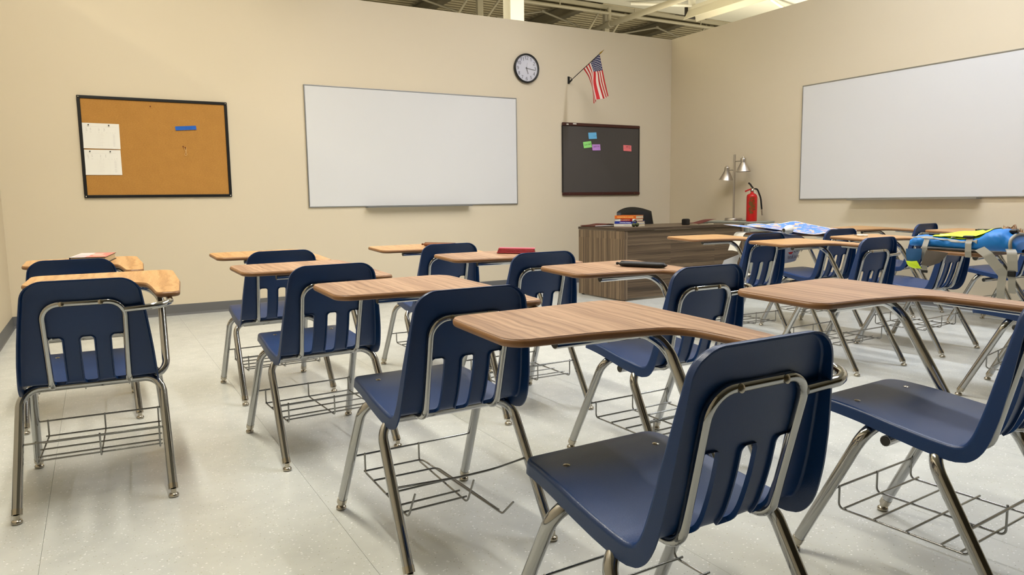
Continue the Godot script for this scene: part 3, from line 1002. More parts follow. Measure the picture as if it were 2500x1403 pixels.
func wall_things() -> void:
	# corkboard
	var cw := 1.155 + 0.0676; var chh := 1.9816 - 1.0982
	var cb := thing("corkboard", "cork pin board in a thin black frame on the back wall", "pin board", Vector3(0.5437, 1.5399, 0))
	part("cork_panel", box1(Vector3(0, 0, 0.006), Vector3(cw - 0.02, chh - 0.02, 0.010)), M.cork, cb)
	part("frame", frame(cw, chh, 0.026, 0.02, Vector3(0, 0, 0.0105), 0.004), M.black, cb)
	var sc := MB.new()
	for sx in [-1.0, 1.0]:
		for sy in [-1.0, 1.0]:
			sc.x = xf(Vector3(sx * (cw * 0.5 - 0.013), sy * (chh * 0.5 - 0.013), 0.0195), Vector3(PI / 2, 0, 0))
			sc.lathe([Vector2(0.006, 0), Vector2(0.005, 0.002), Vector2(0, 0.003)], 10)
	part("screw", sc, M.nickel, cb)
	pinned_sheet("upper of the two white printed sheets pinned to the corkboard", Vector3(0.0975, 1.637, 0.0112), 0.289, 0.219, -0.008, 5)
	pinned_sheet("lower of the two white printed sheets pinned to the corkboard", Vector3(0.0945, 1.409, 0.0112), 0.289, 0.219, 0.003, 9)
	note("tape_label", "strip of blue masking tape with handwriting on the corkboard", "tape", Color(0.10, 0.36, 0.72), [["Homework Student", -0.012, -0.006, 0.06], ["hub", 0.035, -0.014, 0.05]], Vector3(0.786, 1.731, 0.0112), 0.178, 0.036, 0.075, Color(0.03, 0.03, 0.06), 0.0095)
	var clip := thing("paper_clip", "bent pale paper clip hanging from a pin on the corkboard", "clip", Vector3(0.772, 1.52, 0.0112))
	part("wire", tube1(fillet([Vector3(-0.005, 0.034, 0.004), Vector3(-0.006, 0.02, 0.004), Vector3(0.008, -0.026, 0.006), Vector3(0.006, -0.037, 0.006), Vector3(-0.009, -0.037, 0.008), Vector3(-0.009, -0.028, 0.008), Vector3(0.005, 0.0, 0.007), Vector3(0.007, 0.033, 0.004), Vector3(-0.003, 0.036, 0.004)], [0.004, 0.004, 0.004, 0.004, 0.004, 0.004, 0.004], 3), 0.0021, 7), mat(Color(0.86, 0.70, 0.46), 0.5), clip)
	for q in [[0.502, 1.912, "single brown push pin near the top of the corkboard"], [0.752, 1.562, "brown push pin left of the paper clip on the corkboard"], [0.770, 1.553, "brown push pin that holds the paper clip"]]:
		var pn := MB.new()
		pn.lathe([Vector2(0, 0), Vector2(0.0045, 0), Vector2(0.003, 0.004), Vector2(0.003, 0.009), Vector2(0.0055, 0.011), Vector2(0.0055, 0.013), Vector2(0, 0.014)], 10)
		var o := part("push_pin", pn, mat(Color(0.42, 0.16, 0.06), 0.4), self, xf(Vector3(q[0], q[1], 0.0108), Vector3(PI / 2, 0, 0)))
		tag(o, q[2], "push pin")
	# whiteboards
	for k in 2:
		var w := 2.438; var h := 1.2148 if k == 0 else 1.207
		var t := thing("whiteboard", ["white dry-erase board on the back wall left of the clock", "white dry-erase board on the right wall, cut by the photo edge"][k], "whiteboard", Vector3(3.1008, 1.59, 0) if k == 0 else Vector3(XR, 1.5928, 2.0714 + 1.219), 0.0 if k == 0 else -PI / 2)
		part("panel", box1(Vector3(0, 0, 0.008), Vector3(w - 0.01, h - 0.01, 0.012)), M.white, t)
		part("frame", frame(w, h, 0.011, 0.018, Vector3(0, 0, 0.0095), 0.003), M.alu, t)
		var tx0 := 2.475 - 3.1008 if k == 0 else 2.70 - 3.2904
		var tx1 := 3.69 - 3.1008 if k == 0 else 3.95 - 3.2904
		if k == 1:
			var s := tx0; tx0 = tx0; tx1 = tx1
		var tray := MB.new()
		var tw := tx1 - tx0; var tc := (tx0 + tx1) * 0.5
		tray.box(Vector3(tc, -h * 0.5 - 0.008, 0.045), Vector3(tw, 0.003, 0.085), 0.001)
		tray.box(Vector3(tc, -h * 0.5 - 0.003, 0.086), Vector3(tw, 0.012, 0.004), 0.0015)
		tray.box(Vector3(tc, -h * 0.5 - 0.002, 0.004), Vector3(tw, 0.016, 0.004), 0.001)
		part("marker_tray", tray, M.alu, t)
	# dark board with wooden rails
	var bw := 6.1381 - 4.9464; var bh := 1.9508 - 1.0774
	var bb := thing("chalkboard", "dark grey notice board with mahogany top and bottom rails", "notice board", Vector3(5.5423, 1.5141, 0))
	part("panel", box1(Vector3(0, 0, 0.007), Vector3(bw - 0.01, bh - 0.04, 0.012)), M.blackboard, bb)
	part("top_rail", box1(Vector3(0, bh * 0.5 - 0.019, 0.014), Vector3(bw, 0.038, 0.026), 0.008), M.mahog, bb)
	part("bottom_rail", box1(Vector3(0, -bh * 0.5 + 0.019, 0.016), Vector3(bw, 0.038, 0.03), 0.008), M.mahog, bb)
	var sr := MB.new()
	for s in [-1.0, 1.0]: sr.box(Vector3(s * (bw * 0.5 - 0.007), 0, 0.009), Vector3(0.014, bh - 0.076, 0.018), 0.002)
	part("side_rail", sr, M.dark, bb)
	var scr := MB.new()
	for q in [-0.5, 0.0, 0.5]:
		scr.x = xf(Vector3(q, -bh * 0.5 + 0.02, 0.031), Vector3(PI / 2, 0, 0))
		scr.lathe([Vector2(0.004, 0), Vector2(0.003, 0.0015), Vector2(0, 0.002)], 8)
	part("screw", scr, M.nickel, bb)
	var lb := MB.new()
	lb.box(Vector3(-0.525, bh * 0.5 - 0.022, 0.0278), Vector3(0.03, 0.014, 0.0008)); lb.box(Vector3(-0.42, bh * 0.5 - 0.014, 0.0278), Vector3(0.05, 0.012, 0.0008))
	part("sticker", lb, M.paper, bb)
	var nz := 0.0135
	note("sticky_note", "blue sticky note, topmost on the dark notice board", "sticky note", Color(0.45, 0.76, 0.94), [["Susan 2nd", 0, -0.012, 0.08]], Vector3(5.395, 1.805, nz), 0.123, 0.078, 0.06, Color(0.05, 0.10, 0.25), 0.017, "sticky notes on the dark board")
	note("sticky_note", "green sticky note, left one on the dark notice board", "sticky note", Color(0.60, 0.90, 0.50), [["Juan 2nd", 0, 0.0, 0.08]], Vector3(5.318, 1.695, nz), 0.122, 0.076, 0.13, Color(0.05, 0.16, 0.08), 0.017, "sticky notes on the dark board")
	note("sticky_note", "violet sticky note beside the green one on the dark board", "sticky note", Color(0.80, 0.58, 0.88), [["Jack 1st", 0, 0.012, 0.04]], Vector3(5.452, 1.664, nz), 0.122, 0.074, 0.035, Color(0.15, 0.05, 0.25), 0.018, "sticky notes on the dark board")
	note("sticky_note", "pink red sticky note, alone at the right of the dark board", "sticky note", Color(0.96, 0.50, 0.51), [["Add as", 0.01, 0.018, 0.05], ["James 4th", 0, -0.008, 0.06]], Vector3(5.938, 1.666, nz), 0.128, 0.074, -0.03, Color(0.35, 0.03, 0.06), 0.016, "sticky notes on the dark board")
	# clock
	var ck := thing("wall_clock", "round wall clock with black rim and white face", "clock", Vector3(4.457, 2.541, 0))
	var R := 0.166
	var cr := MB.new()
	cr.x = xf(Vector3(0, 0, 0), Vector3(PI / 2, 0, 0))
	cr.lathe([Vector2(R - 0.004, 0), Vector2(R, 0.008), Vector2(R, 0.03), Vector2(R - 0.004, 0.037), Vector2(R - 0.010, 0.039), Vector2(R - 0.016, 0.036), Vector2(R - 0.020, 0.026), Vector2(R - 0.021, 0.018)], 64)
	part("rim", cr, M.black, ck)
	var cf := MB.new()
	cf.x = xf(Vector3(0, 0, 0.018), Vector3(PI / 2, 0, 0))
	cf.lathe([Vector2(R - 0.018, 0), Vector2(0, 0.0005)], 64)
	var face := part("face", cf, mat(Color(0.83, 0.83, 0.87), 0.45), ck)
	for k in 12:
		var a := TAU * (k + 1) / 12.0
		part("numeral", text(str(k + 1), 0.037), M.ink, face, xf(Vector3(sin(a) * 0.116, cos(a) * 0.116, 0.0195)))
	var hands := [[0.066, 162.0, 0.0034, 0.021], [0.105, 97.0, 0.0026, 0.023]]
	for k in 2:
		var a := deg_to_rad(hands[k][1])
		var hm := MB.new()
		hm.x = Transform3D(Basis(Vector3.BACK, -a), Vector3(0, 0, hands[k][3]))
		hm.box(Vector3(0, hands[k][0] * 0.5 - 0.008, 0), Vector3(hands[k][2] * 2, hands[k][0] + 0.016, 0.001))
		part(["hour_hand", "minute_hand"][k], hm, M.ink, ck)
	var sh := MB.new()
	sh.x = Transform3D(Basis(Vector3.BACK, -0.11), Vector3(0, 0, 0.025))
	sh.box(Vector3(0, 0.012, 0), Vector3(0.0016, 0.10, 0.0008))
	part("second_hand", sh, M.ink, ck)
	var hb := MB.new(); hb.x = xf(Vector3(0, 0, 0.02), Vector3(PI / 2, 0, 0)); hb.lathe([Vector2(0.006, 0), Vector2(0.006, 0.006), Vector2(0, 0.007)], 16)
	part("hub", hb, M.ink, ck)
	var gp := mat(Color(1, 1, 1, 0.06), 0.05)
	gp.transparency = BaseMaterial3D.TRANSPARENCY_ALPHA
	var gm := MB.new(); gm.x = xf(Vector3(0, 0, 0.033), Vector3(PI / 2, 0, 0)); gm.lathe([Vector2(R - 0.012, 0), Vector2(0, 0.001)], 48)
	part("glass", gm, gp, ck)
	flag()

func flag() -> void:
	var t := thing("flag", "small stars-and-stripes flag on a black pole, bracketed to the back wall", "flag", Vector3(5.054, 2.45, 0))
	var O := Vector3(5.054, 2.45, 0)
	var br := MB.new()
	br.box(Vector3(0, 0.0, 0.004), Vector3(0.03, 0.085, 0.008), 0.002)
	br.tube(PackedVector3Array([Vector3(0, -0.03, 0.01), Vector3(0, -0.005, 0.07)]), 0.010, 10)
	br.tube(PackedVector3Array([Vector3(0, 0.03, 0.008), Vector3(0, 0.02, 0.055), Vector3(0, -0.005, 0.062)]), 0.004, 8)
	part("bracket", br, M.black, t)
	var tip := Vector3(0, 2.6474 - 2.45, 0.6215)
	var root := Vector3(0, 2.425 - 2.45, 0.008)
	part("pole", tube1(PackedVector3Array([root, tip + (tip - root).normalized() * 0.01]), 0.0048, 10), M.black, t)
	var fn := MB.new()
	var dirp := (tip - root).normalized()
	fn.x = Transform3D(Basis(Vector3.RIGHT, PI / 2 - atan2(dirp.y, dirp.z)), tip)
	fn.lathe([Vector2(0.005, 0), Vector2(0.009, 0.012), Vector2(0.0075, 0.03), Vector2(0.0045, 0.055), Vector2(0.001, 0.092), Vector2(0, 0.093)], 14)
	part("finial", fn, mat(Color(0.62, 0.50, 0.14), 0.3, 0.8), t)
	# cloth: s along the hoist from the tip, f along the fly
	var im := Image.create(380, 200, false, Image.FORMAT_RGB8)
	for k in 13:
		im.fill_rect(Rect2i(0, int(round(k * 200.0 / 13.0)), 380, 16), Color(0.74, 0.10, 0.13) if k % 2 == 0 else Color(0.92, 0.88, 0.86))
	var cw := 162; var chh := 108
	im.fill_rect(Rect2i(0, 0, cw, chh), Color(0.10, 0.13, 0.36))
	for r in 9:
		var nn := 6 if r % 2 == 0 else 5
		for q in nn:
			var cx := (q + 0.5 + (0.0 if r % 2 == 0 else 0.5)) * cw / 6.0
			var cy := (r + 0.7) * chh / 9.4
			for yy in range(-6, 7):
				for xx in range(-6, 7):
					var ang := atan2(xx, -yy)
					var rr := 5.6 * (0.55 + 0.45 * absf(cos(ang * 2.5)))
					if Vector2(xx, yy).length() < rr: im.set_pixel(clampi(int(cx) + xx, 0, cw - 1), clampi(int(cy) + yy, 0, chh - 1), Color(0.93, 0.93, 0.93))
	var fm := mat(Color(1, 1, 1), 0.75)
	fm.albedo_texture = tex(im)
	fm.cull_mode = BaseMaterial3D.CULL_DISABLED
	# edges in the plane of the pole, (z, y): the free edge falls from the tip, the lower edge from the hoist's end
	var top := [Vector2(0.6215, 2.6474), Vector2(0.655, 2.54), Vector2(0.6973, 2.4248), Vector2(0.74, 2.31), Vector2(0.7981, 2.1605)]
	var mid := [Vector2(0.4652, 2.5827), Vector2(0.515, 2.50), Vector2(0.5408, 2.4491), Vector2(0.555, 2.33), Vector2(0.64, 2.145)]
	var bot := [Vector2(0.3053, 2.5352), Vector2(0.385, 2.455), Vector2(0.4219, 2.3988), Vector2(0.4729, 2.2835), Vector2(0.49, 2.117)]
	var at := func(arr: Array, f: float) -> Vector2:
		var q := f * 4.0
		var i := mini(int(q), 3)
		var a: Vector2 = arr[maxi(i - 1, 0)]; var b: Vector2 = arr[i]; var c: Vector2 = arr[i + 1]; var d: Vector2 = arr[mini(i + 2, 4)]
		return b.cubic_interpolate(c, a, d, q - i)
	var P := []
	for i in 41:
		var f := i / 40.0
		var row := []
		for j in 31:
			var s := j / 30.0
			var a: Vector2 = at.call(top, f); var m: Vector2 = at.call(mid, f); var b: Vector2 = at.call(bot, f)
			var p: Vector2 = a.lerp(m, s * 2.0) if s < 0.5 else m.lerp(b, s * 2.0 - 1.0)
			var fold := 0.045 * f * exp(-pow((s - 0.56) / 0.10, 2)) + 0.012 * sin(s * 9.0 + f * 2.0) * f
			row.append(Vector3(-fold, p.y - 2.45, p.x))
		P.append(row)
	var cm := MB.new()
	cm.sheet(P, 0.0012)
	# texture: u along the fly, v along the hoist
	var uvn := PackedVector2Array()
	for u in cm.uv: uvn.append(Vector2(u.y, u.x))
	cm.uv = uvn
	part("cloth", cm, fm, t)

# ------------------------------------------------------------------ teacher's corner
func teacher_corner() -> void:
	var x0 := 4.545; var x1 := 6.215; var zf := 1.72; var zb := 0.92; var hT := 0.735
	var vt := grain(512, 512, Color(0.27, 0.21, 0.155), Color(0.44, 0.365, 0.28), Color(0.58, 0.50, 0.40), 40, 0.55, 0.006, 3.0)
	M.oakv = mat(Color(1, 1, 1), 0.45); M.oakv.albedo_texture = vt; M.oakv.uv1_scale = Vector3(1.6, 1.6, 1)
	M.oakh = mat(Color(1, 1, 1), 0.45)
	M.oakh.albedo_texture = grain(512, 512, Color(0.23, 0.18, 0.13), Color(0.36, 0.295, 0.22), Color(0.46, 0.39, 0.30), 41, 0.6, 0.007, 3.0)
	# the same grain turned to run along x: swap u and v on the mesh
	var t := thing("teacher_desk", "grey-brown wood-grain teacher desk in the far right corner", "desk", Vector3(x0, 0, zf))
	var W := x1 - x0; var D := zf - zb
	var swap := func(m: MB) -> MB:
		var q := PackedVector2Array()
		for u in m.uv: q.append(Vector2(u.y, u.x))
		m.uv = q
		return m
	M.oakh.uv1_scale = Vector3(1.6, 1.6, 1)
	part("desktop", swap.call(box1(Vector3(W * 0.5, hT - 0.0135, -D * 0.5), Vector3(W, 0.027, D), 0.002)), M.oakh, t)
	part("side_panel", box1(Vector3(0.016, (hT - 0.03) * 0.5 + 0.006, -D * 0.5), Vector3(0.028, hT - 0.042, D - 0.01), 0.0015), M.oakv, t)
	part("side_panel", box1(Vector3(W - 0.016, (hT - 0.03) * 0.5 + 0.006, -D * 0.5), Vector3(0.028, hT - 0.042, D - 0.01), 0.0015), M.oakv, t)
	part("front_panel", swap.call(box1(Vector3(W * 0.5, (hT - 0.03) * 0.5 + 0.012, -0.035), Vector3(W - 0.062, hT - 0.056, 0.02), 0.0015)), M.oakh, t)
	part("front_stile", box1(Vector3(0.04, (hT - 0.03) * 0.5 + 0.008, -0.022), Vector3(0.018, hT - 0.05, 0.02), 0.001), M.oakv, t)
	var ft := MB.new()
	for q in [[0.03, -0.05], [0.03, -D + 0.05], [W - 0.03, -0.05], [W - 0.03, -D + 0.05]]:
		ft.box(Vector3(q[0], 0.005, q[1]), Vector3(0.02, 0.012, 0.03))
	part("foot", ft, M.black, t)
	# grey cabinet at its right
	var c := thing("filing_cabinet", "low light grey metal cabinet between the teacher desk and the right wall", "cabinet", Vector3(6.46, 0, 1.75))
	var cg := mat(Color(0.62, 0.63, 0.58), 0.4)
	part("body", box1(Vector3(0, 0.37, -0.36), Vector3(0.40, 0.74, 0.71), 0.004), cg, c)
	part("top", box1(Vector3(0, 0.747, -0.36), Vector3(0.404, 0.014, 0.715), 0.003), cg, c)
	part("drawer", box1(Vector3(0, 0.54, 0.004), Vector3(0.385, 0.34, 0.014), 0.003), cg, c)
	part("drawer", box1(Vector3(0, 0.185, 0.004), Vector3(0.385, 0.34, 0.014), 0.003), cg, c)
	part("handle", tube1(fillet([Vector3(-0.06, 0.62, 0.01), Vector3(-0.06, 0.62, 0.035), Vector3(0.06, 0.62, 0.035), Vector3(0.06, 0.62, 0.01)], [0.01, 0.01], 4), 0.005, 8), M.steel, c.get_node("drawer"))
	lamp()
	extinguisher()
	office_chair()
	# books
	var bs := [
		["white-spined paperback at the bottom of the book pile", Color(0.90, 0.89, 0.84), 0.028, 0.265, 0.20, 0.0, "", Color(0.2, 0.2, 0.2)],
		["blue-spined book with white lettering, second from the bottom", Color(0.08, 0.20, 0.62), 0.027, 0.25, 0.22, 0.02, "LEARNING SPANISH", Color(0.92, 0.93, 0.97)],
		["red and white spined book, third of the pile", Color(0.62, 0.08, 0.10), 0.027, 0.245, 0.17, -0.03, "THE HISTORY OF", Color(0.95, 0.85, 0.70)],
		["orange-spined book on top of the book pile", Color(0.86, 0.42, 0.10), 0.034, 0.245, 0.20, 0.05, "INTRODUCTION TO CHEMISTRY", Color(0.98, 0.88, 0.55)]]
	var y := hT
	# the pile's local frame: +x along the spines, +z out of the spine side (towards the viewer)
	var dirx := Vector3(4.913 - 4.806, 0, 1.455 - 1.218).normalized()
	var ang := atan2(-dirx.z, dirx.x)
	for k in 4:
		var q = bs[k]
		var th: float = q[2]
		var b := thing("book", q[0], "book", Vector3(4.858, y, 1.336) + Vector3(0.0, 0, 0), ang + q[5], "books piled on the teacher desk")
		var Lb: float = q[3]; var Wb: float = q[4]
		var cover := mat(q[1], 0.4)
		var cm := MB.new()
		cm.box(Vector3(0, th - 0.0012, -Wb * 0.5), Vector3(Lb, 0.0024, Wb), 0.0006)
		cm.box(Vector3(0, 0.0012, -Wb * 0.5), Vector3(Lb, 0.0024, Wb), 0.0006)
		cm.box(Vector3(0, th * 0.5, -0.0015), Vector3(Lb, th, 0.003), 0.001)
		part("cover", cm, cover, b)
		part("pages", box1(Vector3(0, th * 0.5, -Wb * 0.5 - 0.001), Vector3(Lb - 0.006, th - 0.005, Wb - 0.008)), M.pages, b)
		if q[6]:
			part("spine_title", text(q[6], 0.010 if k != 3 else 0.009, 0.0006, true), mat(q[7], 0.5), b, xf(Vector3(0.0, th * 0.5, 0.0003)))
		if k == 2:
			part("spine_label", box1(Vector3(-Lb * 0.36, th * 0.5, 0.0003), Vector3(Lb * 0.26, th - 0.002, 0.001)), M.paper, b)
			part("spine_label", box1(Vector3(Lb * 0.42, th * 0.5, 0.0003), Vector3(Lb * 0.14, th - 0.002, 0.001)), M.paper, b)
		if k == 0:
			part("spine_title", text("A SHORT READER", 0.007, 0.0006), mat(Color(0.35, 0.35, 0.35), 0.5), b, xf(Vector3(0.02, th * 0.5, 0.0003)))
		y += th
	# green trinket before the books
	var gr := thing("green_trinket", "small mottled green round trinkets in front of the book pile", "ornament", Vector3(4.875, hT, 1.475), 0.3)
	var gm := mat(Color(0.22, 0.25, 0.10), 0.5)
	for q in [Vector3(-0.022, 0.021, 0.0), Vector3(0.022, 0.022, 0.012)]:
		var sp := MB.new(); sp.x = xf(q)
		var pr := []
		for k in 9: pr.append(Vector2(0.022 * sin(PI * k / 8.0), -0.021 * cos(PI * k / 8.0)))
		sp.lathe(pr, 16)
		part("ball", sp, gm, gr)
	part("loop", tube1(fillet([Vector3(-0.02, 0.03, 0.0), Vector3(-0.012, 0.07, -0.004), Vector3(0.02, 0.066, 0.0), Vector3(0.024, 0.03, 0.01)], [0.012, 0.012], 5), 0.005, 8), mat(Color(0.10, 0.13, 0.07), 0.6), gr)
	# brown portfolio behind the books
	var pf := thing("portfolio", "worn brown leather portfolio lying left of the books on the teacher desk", "folder", Vector3(4.72, hT, 1.06), 0.05)
	var lm := mat(Color(0.36, 0.15, 0.10), 0.5)
	var fl := MB.new()
	fl.box(Vector3(0, 0.004, 0), Vector3(0.33, 0.006, 0.22), 0.002)
	part("lower_flap", fl, lm, pf)
	var P := []
	for i in 9:
		var row := []
		for j in 13:
			var u := j / 12.0 - 0.5; var vv := i / 8.0 - 0.5
			row.append(Vector3(u * 0.33, 0.020 + 0.006 * sin(u * 7.0) - 0.012 * pow(absf(u) * 2.0, 3), vv * 0.23))
		P.append(row)
	var uf := MB.new(); uf.sheet(P, 0.004)
	part("upper_flap", uf, lm, pf)
	part("papers", box1(Vector3(0.0, 0.0105, 0.004), Vector3(0.29, 0.007, 0.225), 0.001), M.paper, pf)
	# black speaker-like box, red folder and papers at the right of the desk
	var sb := thing("desk_box", "small black ribbed box on the teacher desk", "box", Vector3(5.575, hT, 1.48), 0.2)
	part("body", box1(Vector3(0, 0.032, 0), Vector3(0.075, 0.062, 0.06), 0.006), M.black, sb)
	var rb := MB.new()
	for k in 5: rb.box(Vector3(0, 0.012 + k * 0.011, 0.031), Vector3(0.06, 0.004, 0.003))
	part("ribs", rb, mat(Color(0.11, 0.12, 0.13), 0.4), sb)
	part("top_plate", box1(Vector3(0, 0.0645, 0), Vector3(0.055, 0.005, 0.042), 0.002), M.dark, sb)
	var rf := thing("red_folder", "dark red folder bent up over papers on the teacher desk", "folder", Vector3(5.80, hT, 1.50), -0.15)
	var Q := []
	for i in 7:
		var row := []
		for j in 11:
			var u := j / 10.0 - 0.5; var vv := i / 6.0 - 0.5
			row.append(Vector3(u * 0.24, 0.012 + 0.042 * smoothstep(-0.5, 0.5, u) + 0.012 * vv * u, vv * 0.17))
		Q.append(row)
	var rfm := MB.new(); rfm.sheet(Q, 0.0015)
	part("cover", rfm, mat(Color(0.36, 0.08, 0.08), 0.5), rf)
	part("pages", box1(Vector3(-0.02, 0.005, 0), Vector3(0.22, 0.008, 0.16), 0.001), M.pages, rf)
	var pp := thing("paper_stack", "flat dark binder with loose papers beside the red folder", "papers", Vector3(5.92, hT, 1.27), 0.12)
	part("binder", box1(Vector3(0, 0.004, 0), Vector3(0.24, 0.008, 0.16), 0.002), M.black, pp)
	part("sheet", box1(Vector3(0.02, 0.0088, 0.01), Vector3(0.17, 0.001, 0.12)), mat(Color(0.30, 0.46, 0.36), 0.7), pp)

func lamp() -> void:
	var t := thing("desk_lamp", "brushed steel lamp with two cone shades on one pole", "lamp", Vector3(6.545, 0.7545, 1.243))
	var b := MB.new()
	b.lathe([Vector2(0, 0), Vector2(0.100, 0), Vector2(0.100, 0.026), Vector2(0.097, 0.030), Vector2(0.0, 0.031)], 48)
	part("base", b, M.steel, t)
	part("pole", tube1(PackedVector3Array([Vector3(0, 0.03, 0), Vector3(0, 0.768, 0)]), 0.0122, 16), M.steel, t)
	for k in 2:
		var zc := -0.128 if k == 0 else 0.137
		var yb := 0.482 if k == 0 else 0.570
		var ya := 0.590 if k == 0 else 0.688
		var tilt := 0.10 if k == 0 else -0.03
		part("arm", tube1(PackedVector3Array([Vector3(0, ya, 0), Vector3(0, ya, zc * 0.8)]), 0.0055, 10), M.steel, t)
		var s := MB.new()
		s.x = Transform3D(Basis.from_euler(Vector3(tilt, 0, 0)).scaled(Vector3(1.1, 1.1, 1.1)), Vector3(0, yb - 0.006, zc))
		s.lathe([Vector2(0.0745, 0.0), Vector2(0.076, 0.0), Vector2(0.0745, 0.004), Vector2(0.027, 0.098), Vector2(0.0275, 0.1), Vector2(0.0275, 0.133), Vector2(0.025, 0.141), Vector2(0.015, 0.146), Vector2(0.0, 0.147)], 40)
		s.lathe([Vector2(0.0, 0.10), Vector2(0.026, 0.096), Vector2(0.0735, 0.002)], 32)
		var sd := part("lamp_shade", s, M.steel, t)
		var kn := MB.new()
		kn.x = Transform3D(Basis.from_euler(Vector3(tilt, 0, 0)), Vector3(0, yb + 0.154, zc + (0.0145 if k == 0 else -0.004)))
		kn.lathe([Vector2(0.006, -0.002), Vector2(0.006, 0.010), Vector2(0.003, 0.013), Vector2(0, 0.0135)], 12)
		part("switch_knob", kn, M.steel, sd)
	part("cord", tube1(fillet([Vector3(-0.02, 0.006, 0.098), Vector3(-0.03, 0.004, 0.16), Vector3(0.06, 0.004, 0.2)], [0.03], 4), 0.003, 6), M.plug, t)

func extinguisher() -> void:
	var t := thing("fire_extinguisher", "red fire extinguisher with black hose standing on the grey cabinet", "fire extinguisher", Vector3(6.42, 0.7545, 1.63))
	var im := Image.create(256, 256, false, Image.FORMAT_RGB8)
	var n := noise(0.03, 4, 12)
	for y in 256:
		for x in 256:
			var u := absf(x - 96) / 26.0; var vv := absf(y - 120) / 70.0
			var g := clampf(1.3 - u * u - vv * vv + n.get_noise_2d(x, y) * 1.6, 0, 1)
			var o := clampf(n.get_noise_2d(x + 400, y) * 1.8 - 0.3, 0, 1)
			im.set_pixel(x, y, Color(0.74, 0.05, 0.045).lerp(Color(0.85, 0.2, 0.03), o * 0.6).lerp(Color(0.40, 0.27, 0.09), g))
	var rm := mat(Color(1, 1, 1), 0.3); rm.albedo_texture = tex(im)
	var b := MB.new()
	var pr := [Vector2(0, 0.0), Vector2(0.084, 0.0), Vector2(0.0875, 0.004), Vector2(0.0875, 0.258)]
	pr = [Vector2(0, 0.0), Vector2(0.055, 0.0), Vector2(0.0575, 0.004), Vector2(0.0585, 0.012), Vector2(0.0585, 0.268), Vector2(0.0565, 0.284), Vector2(0.052, 0.298), Vector2(0.036, 0.307), Vector2(0.020, 0.312), Vector2(0.016, 0.320), Vector2(0.016, 0.336)]
	b.lathe(pr, 40)
	var uvn := PackedVector2Array()
	for u in b.uv: uvn.append(Vector2(u.x, 1.0 - u.y / 0.34))
	b.uv = uvn
	part("cylinder", b, rm, t)
	var vm := MB.new()
	vm.lathe([Vector2(0.014, 0.33), Vector2(0.02, 0.335), Vector2(0.02, 0.35), Vector2(0.013, 0.356), Vector2(0.013, 0.372), Vector2(0, 0.374)], 16)
	vm.box(Vector3(0, 0.362, 0), Vector3(0.05, 0.02, 0.02), 0.003)
	part("valve", vm, M.nickel, t)
	# levers point to the left, towards the desk
	part("carry_handle", tube1(PackedVector3Array([Vector3(-0.01, 0.360, 0.0), Vector3(-0.06, 0.350, 0.0), Vector3(-0.105, 0.335, 0.0)]), 0.009, 10), mat(Color(0.72, 0.10, 0.10), 0.4), t)
	var lv := MB.new()
	lv.tube(PackedVector3Array([Vector3(0.012, 0.372, 0), Vector3(-0.012, 0.392, 0), Vector3(-0.035, 0.415, 0), Vector3(-0.056, 0.425, 0)]), 0.010, 10)
	part("lever", lv, M.black, t)
	part("hose", tube1(fillet([Vector3(0.02, 0.362, 0.0), Vector3(0.07, 0.362, 0.01), Vector3(0.118, 0.26, 0.02), Vector3(0.138, 0.135, 0.02)], [0.05, 0.2], 8), 0.0095, 10), M.black, t)
	part("nozzle", tube1(PackedVector3Array([Vector3(0.138, 0.137, 0.02), Vector3(0.148, 0.065, 0.02)]), 0.0085, 10), M.nickel, t)
	part("pull_tag", tube1(PackedVector3Array([Vector3(0.0, 0.355, 0.022), Vector3(0.012, 0.31, 0.045), Vector3(0.032, 0.265, 0.064)]), 0.0022, 6), M.paper, t)

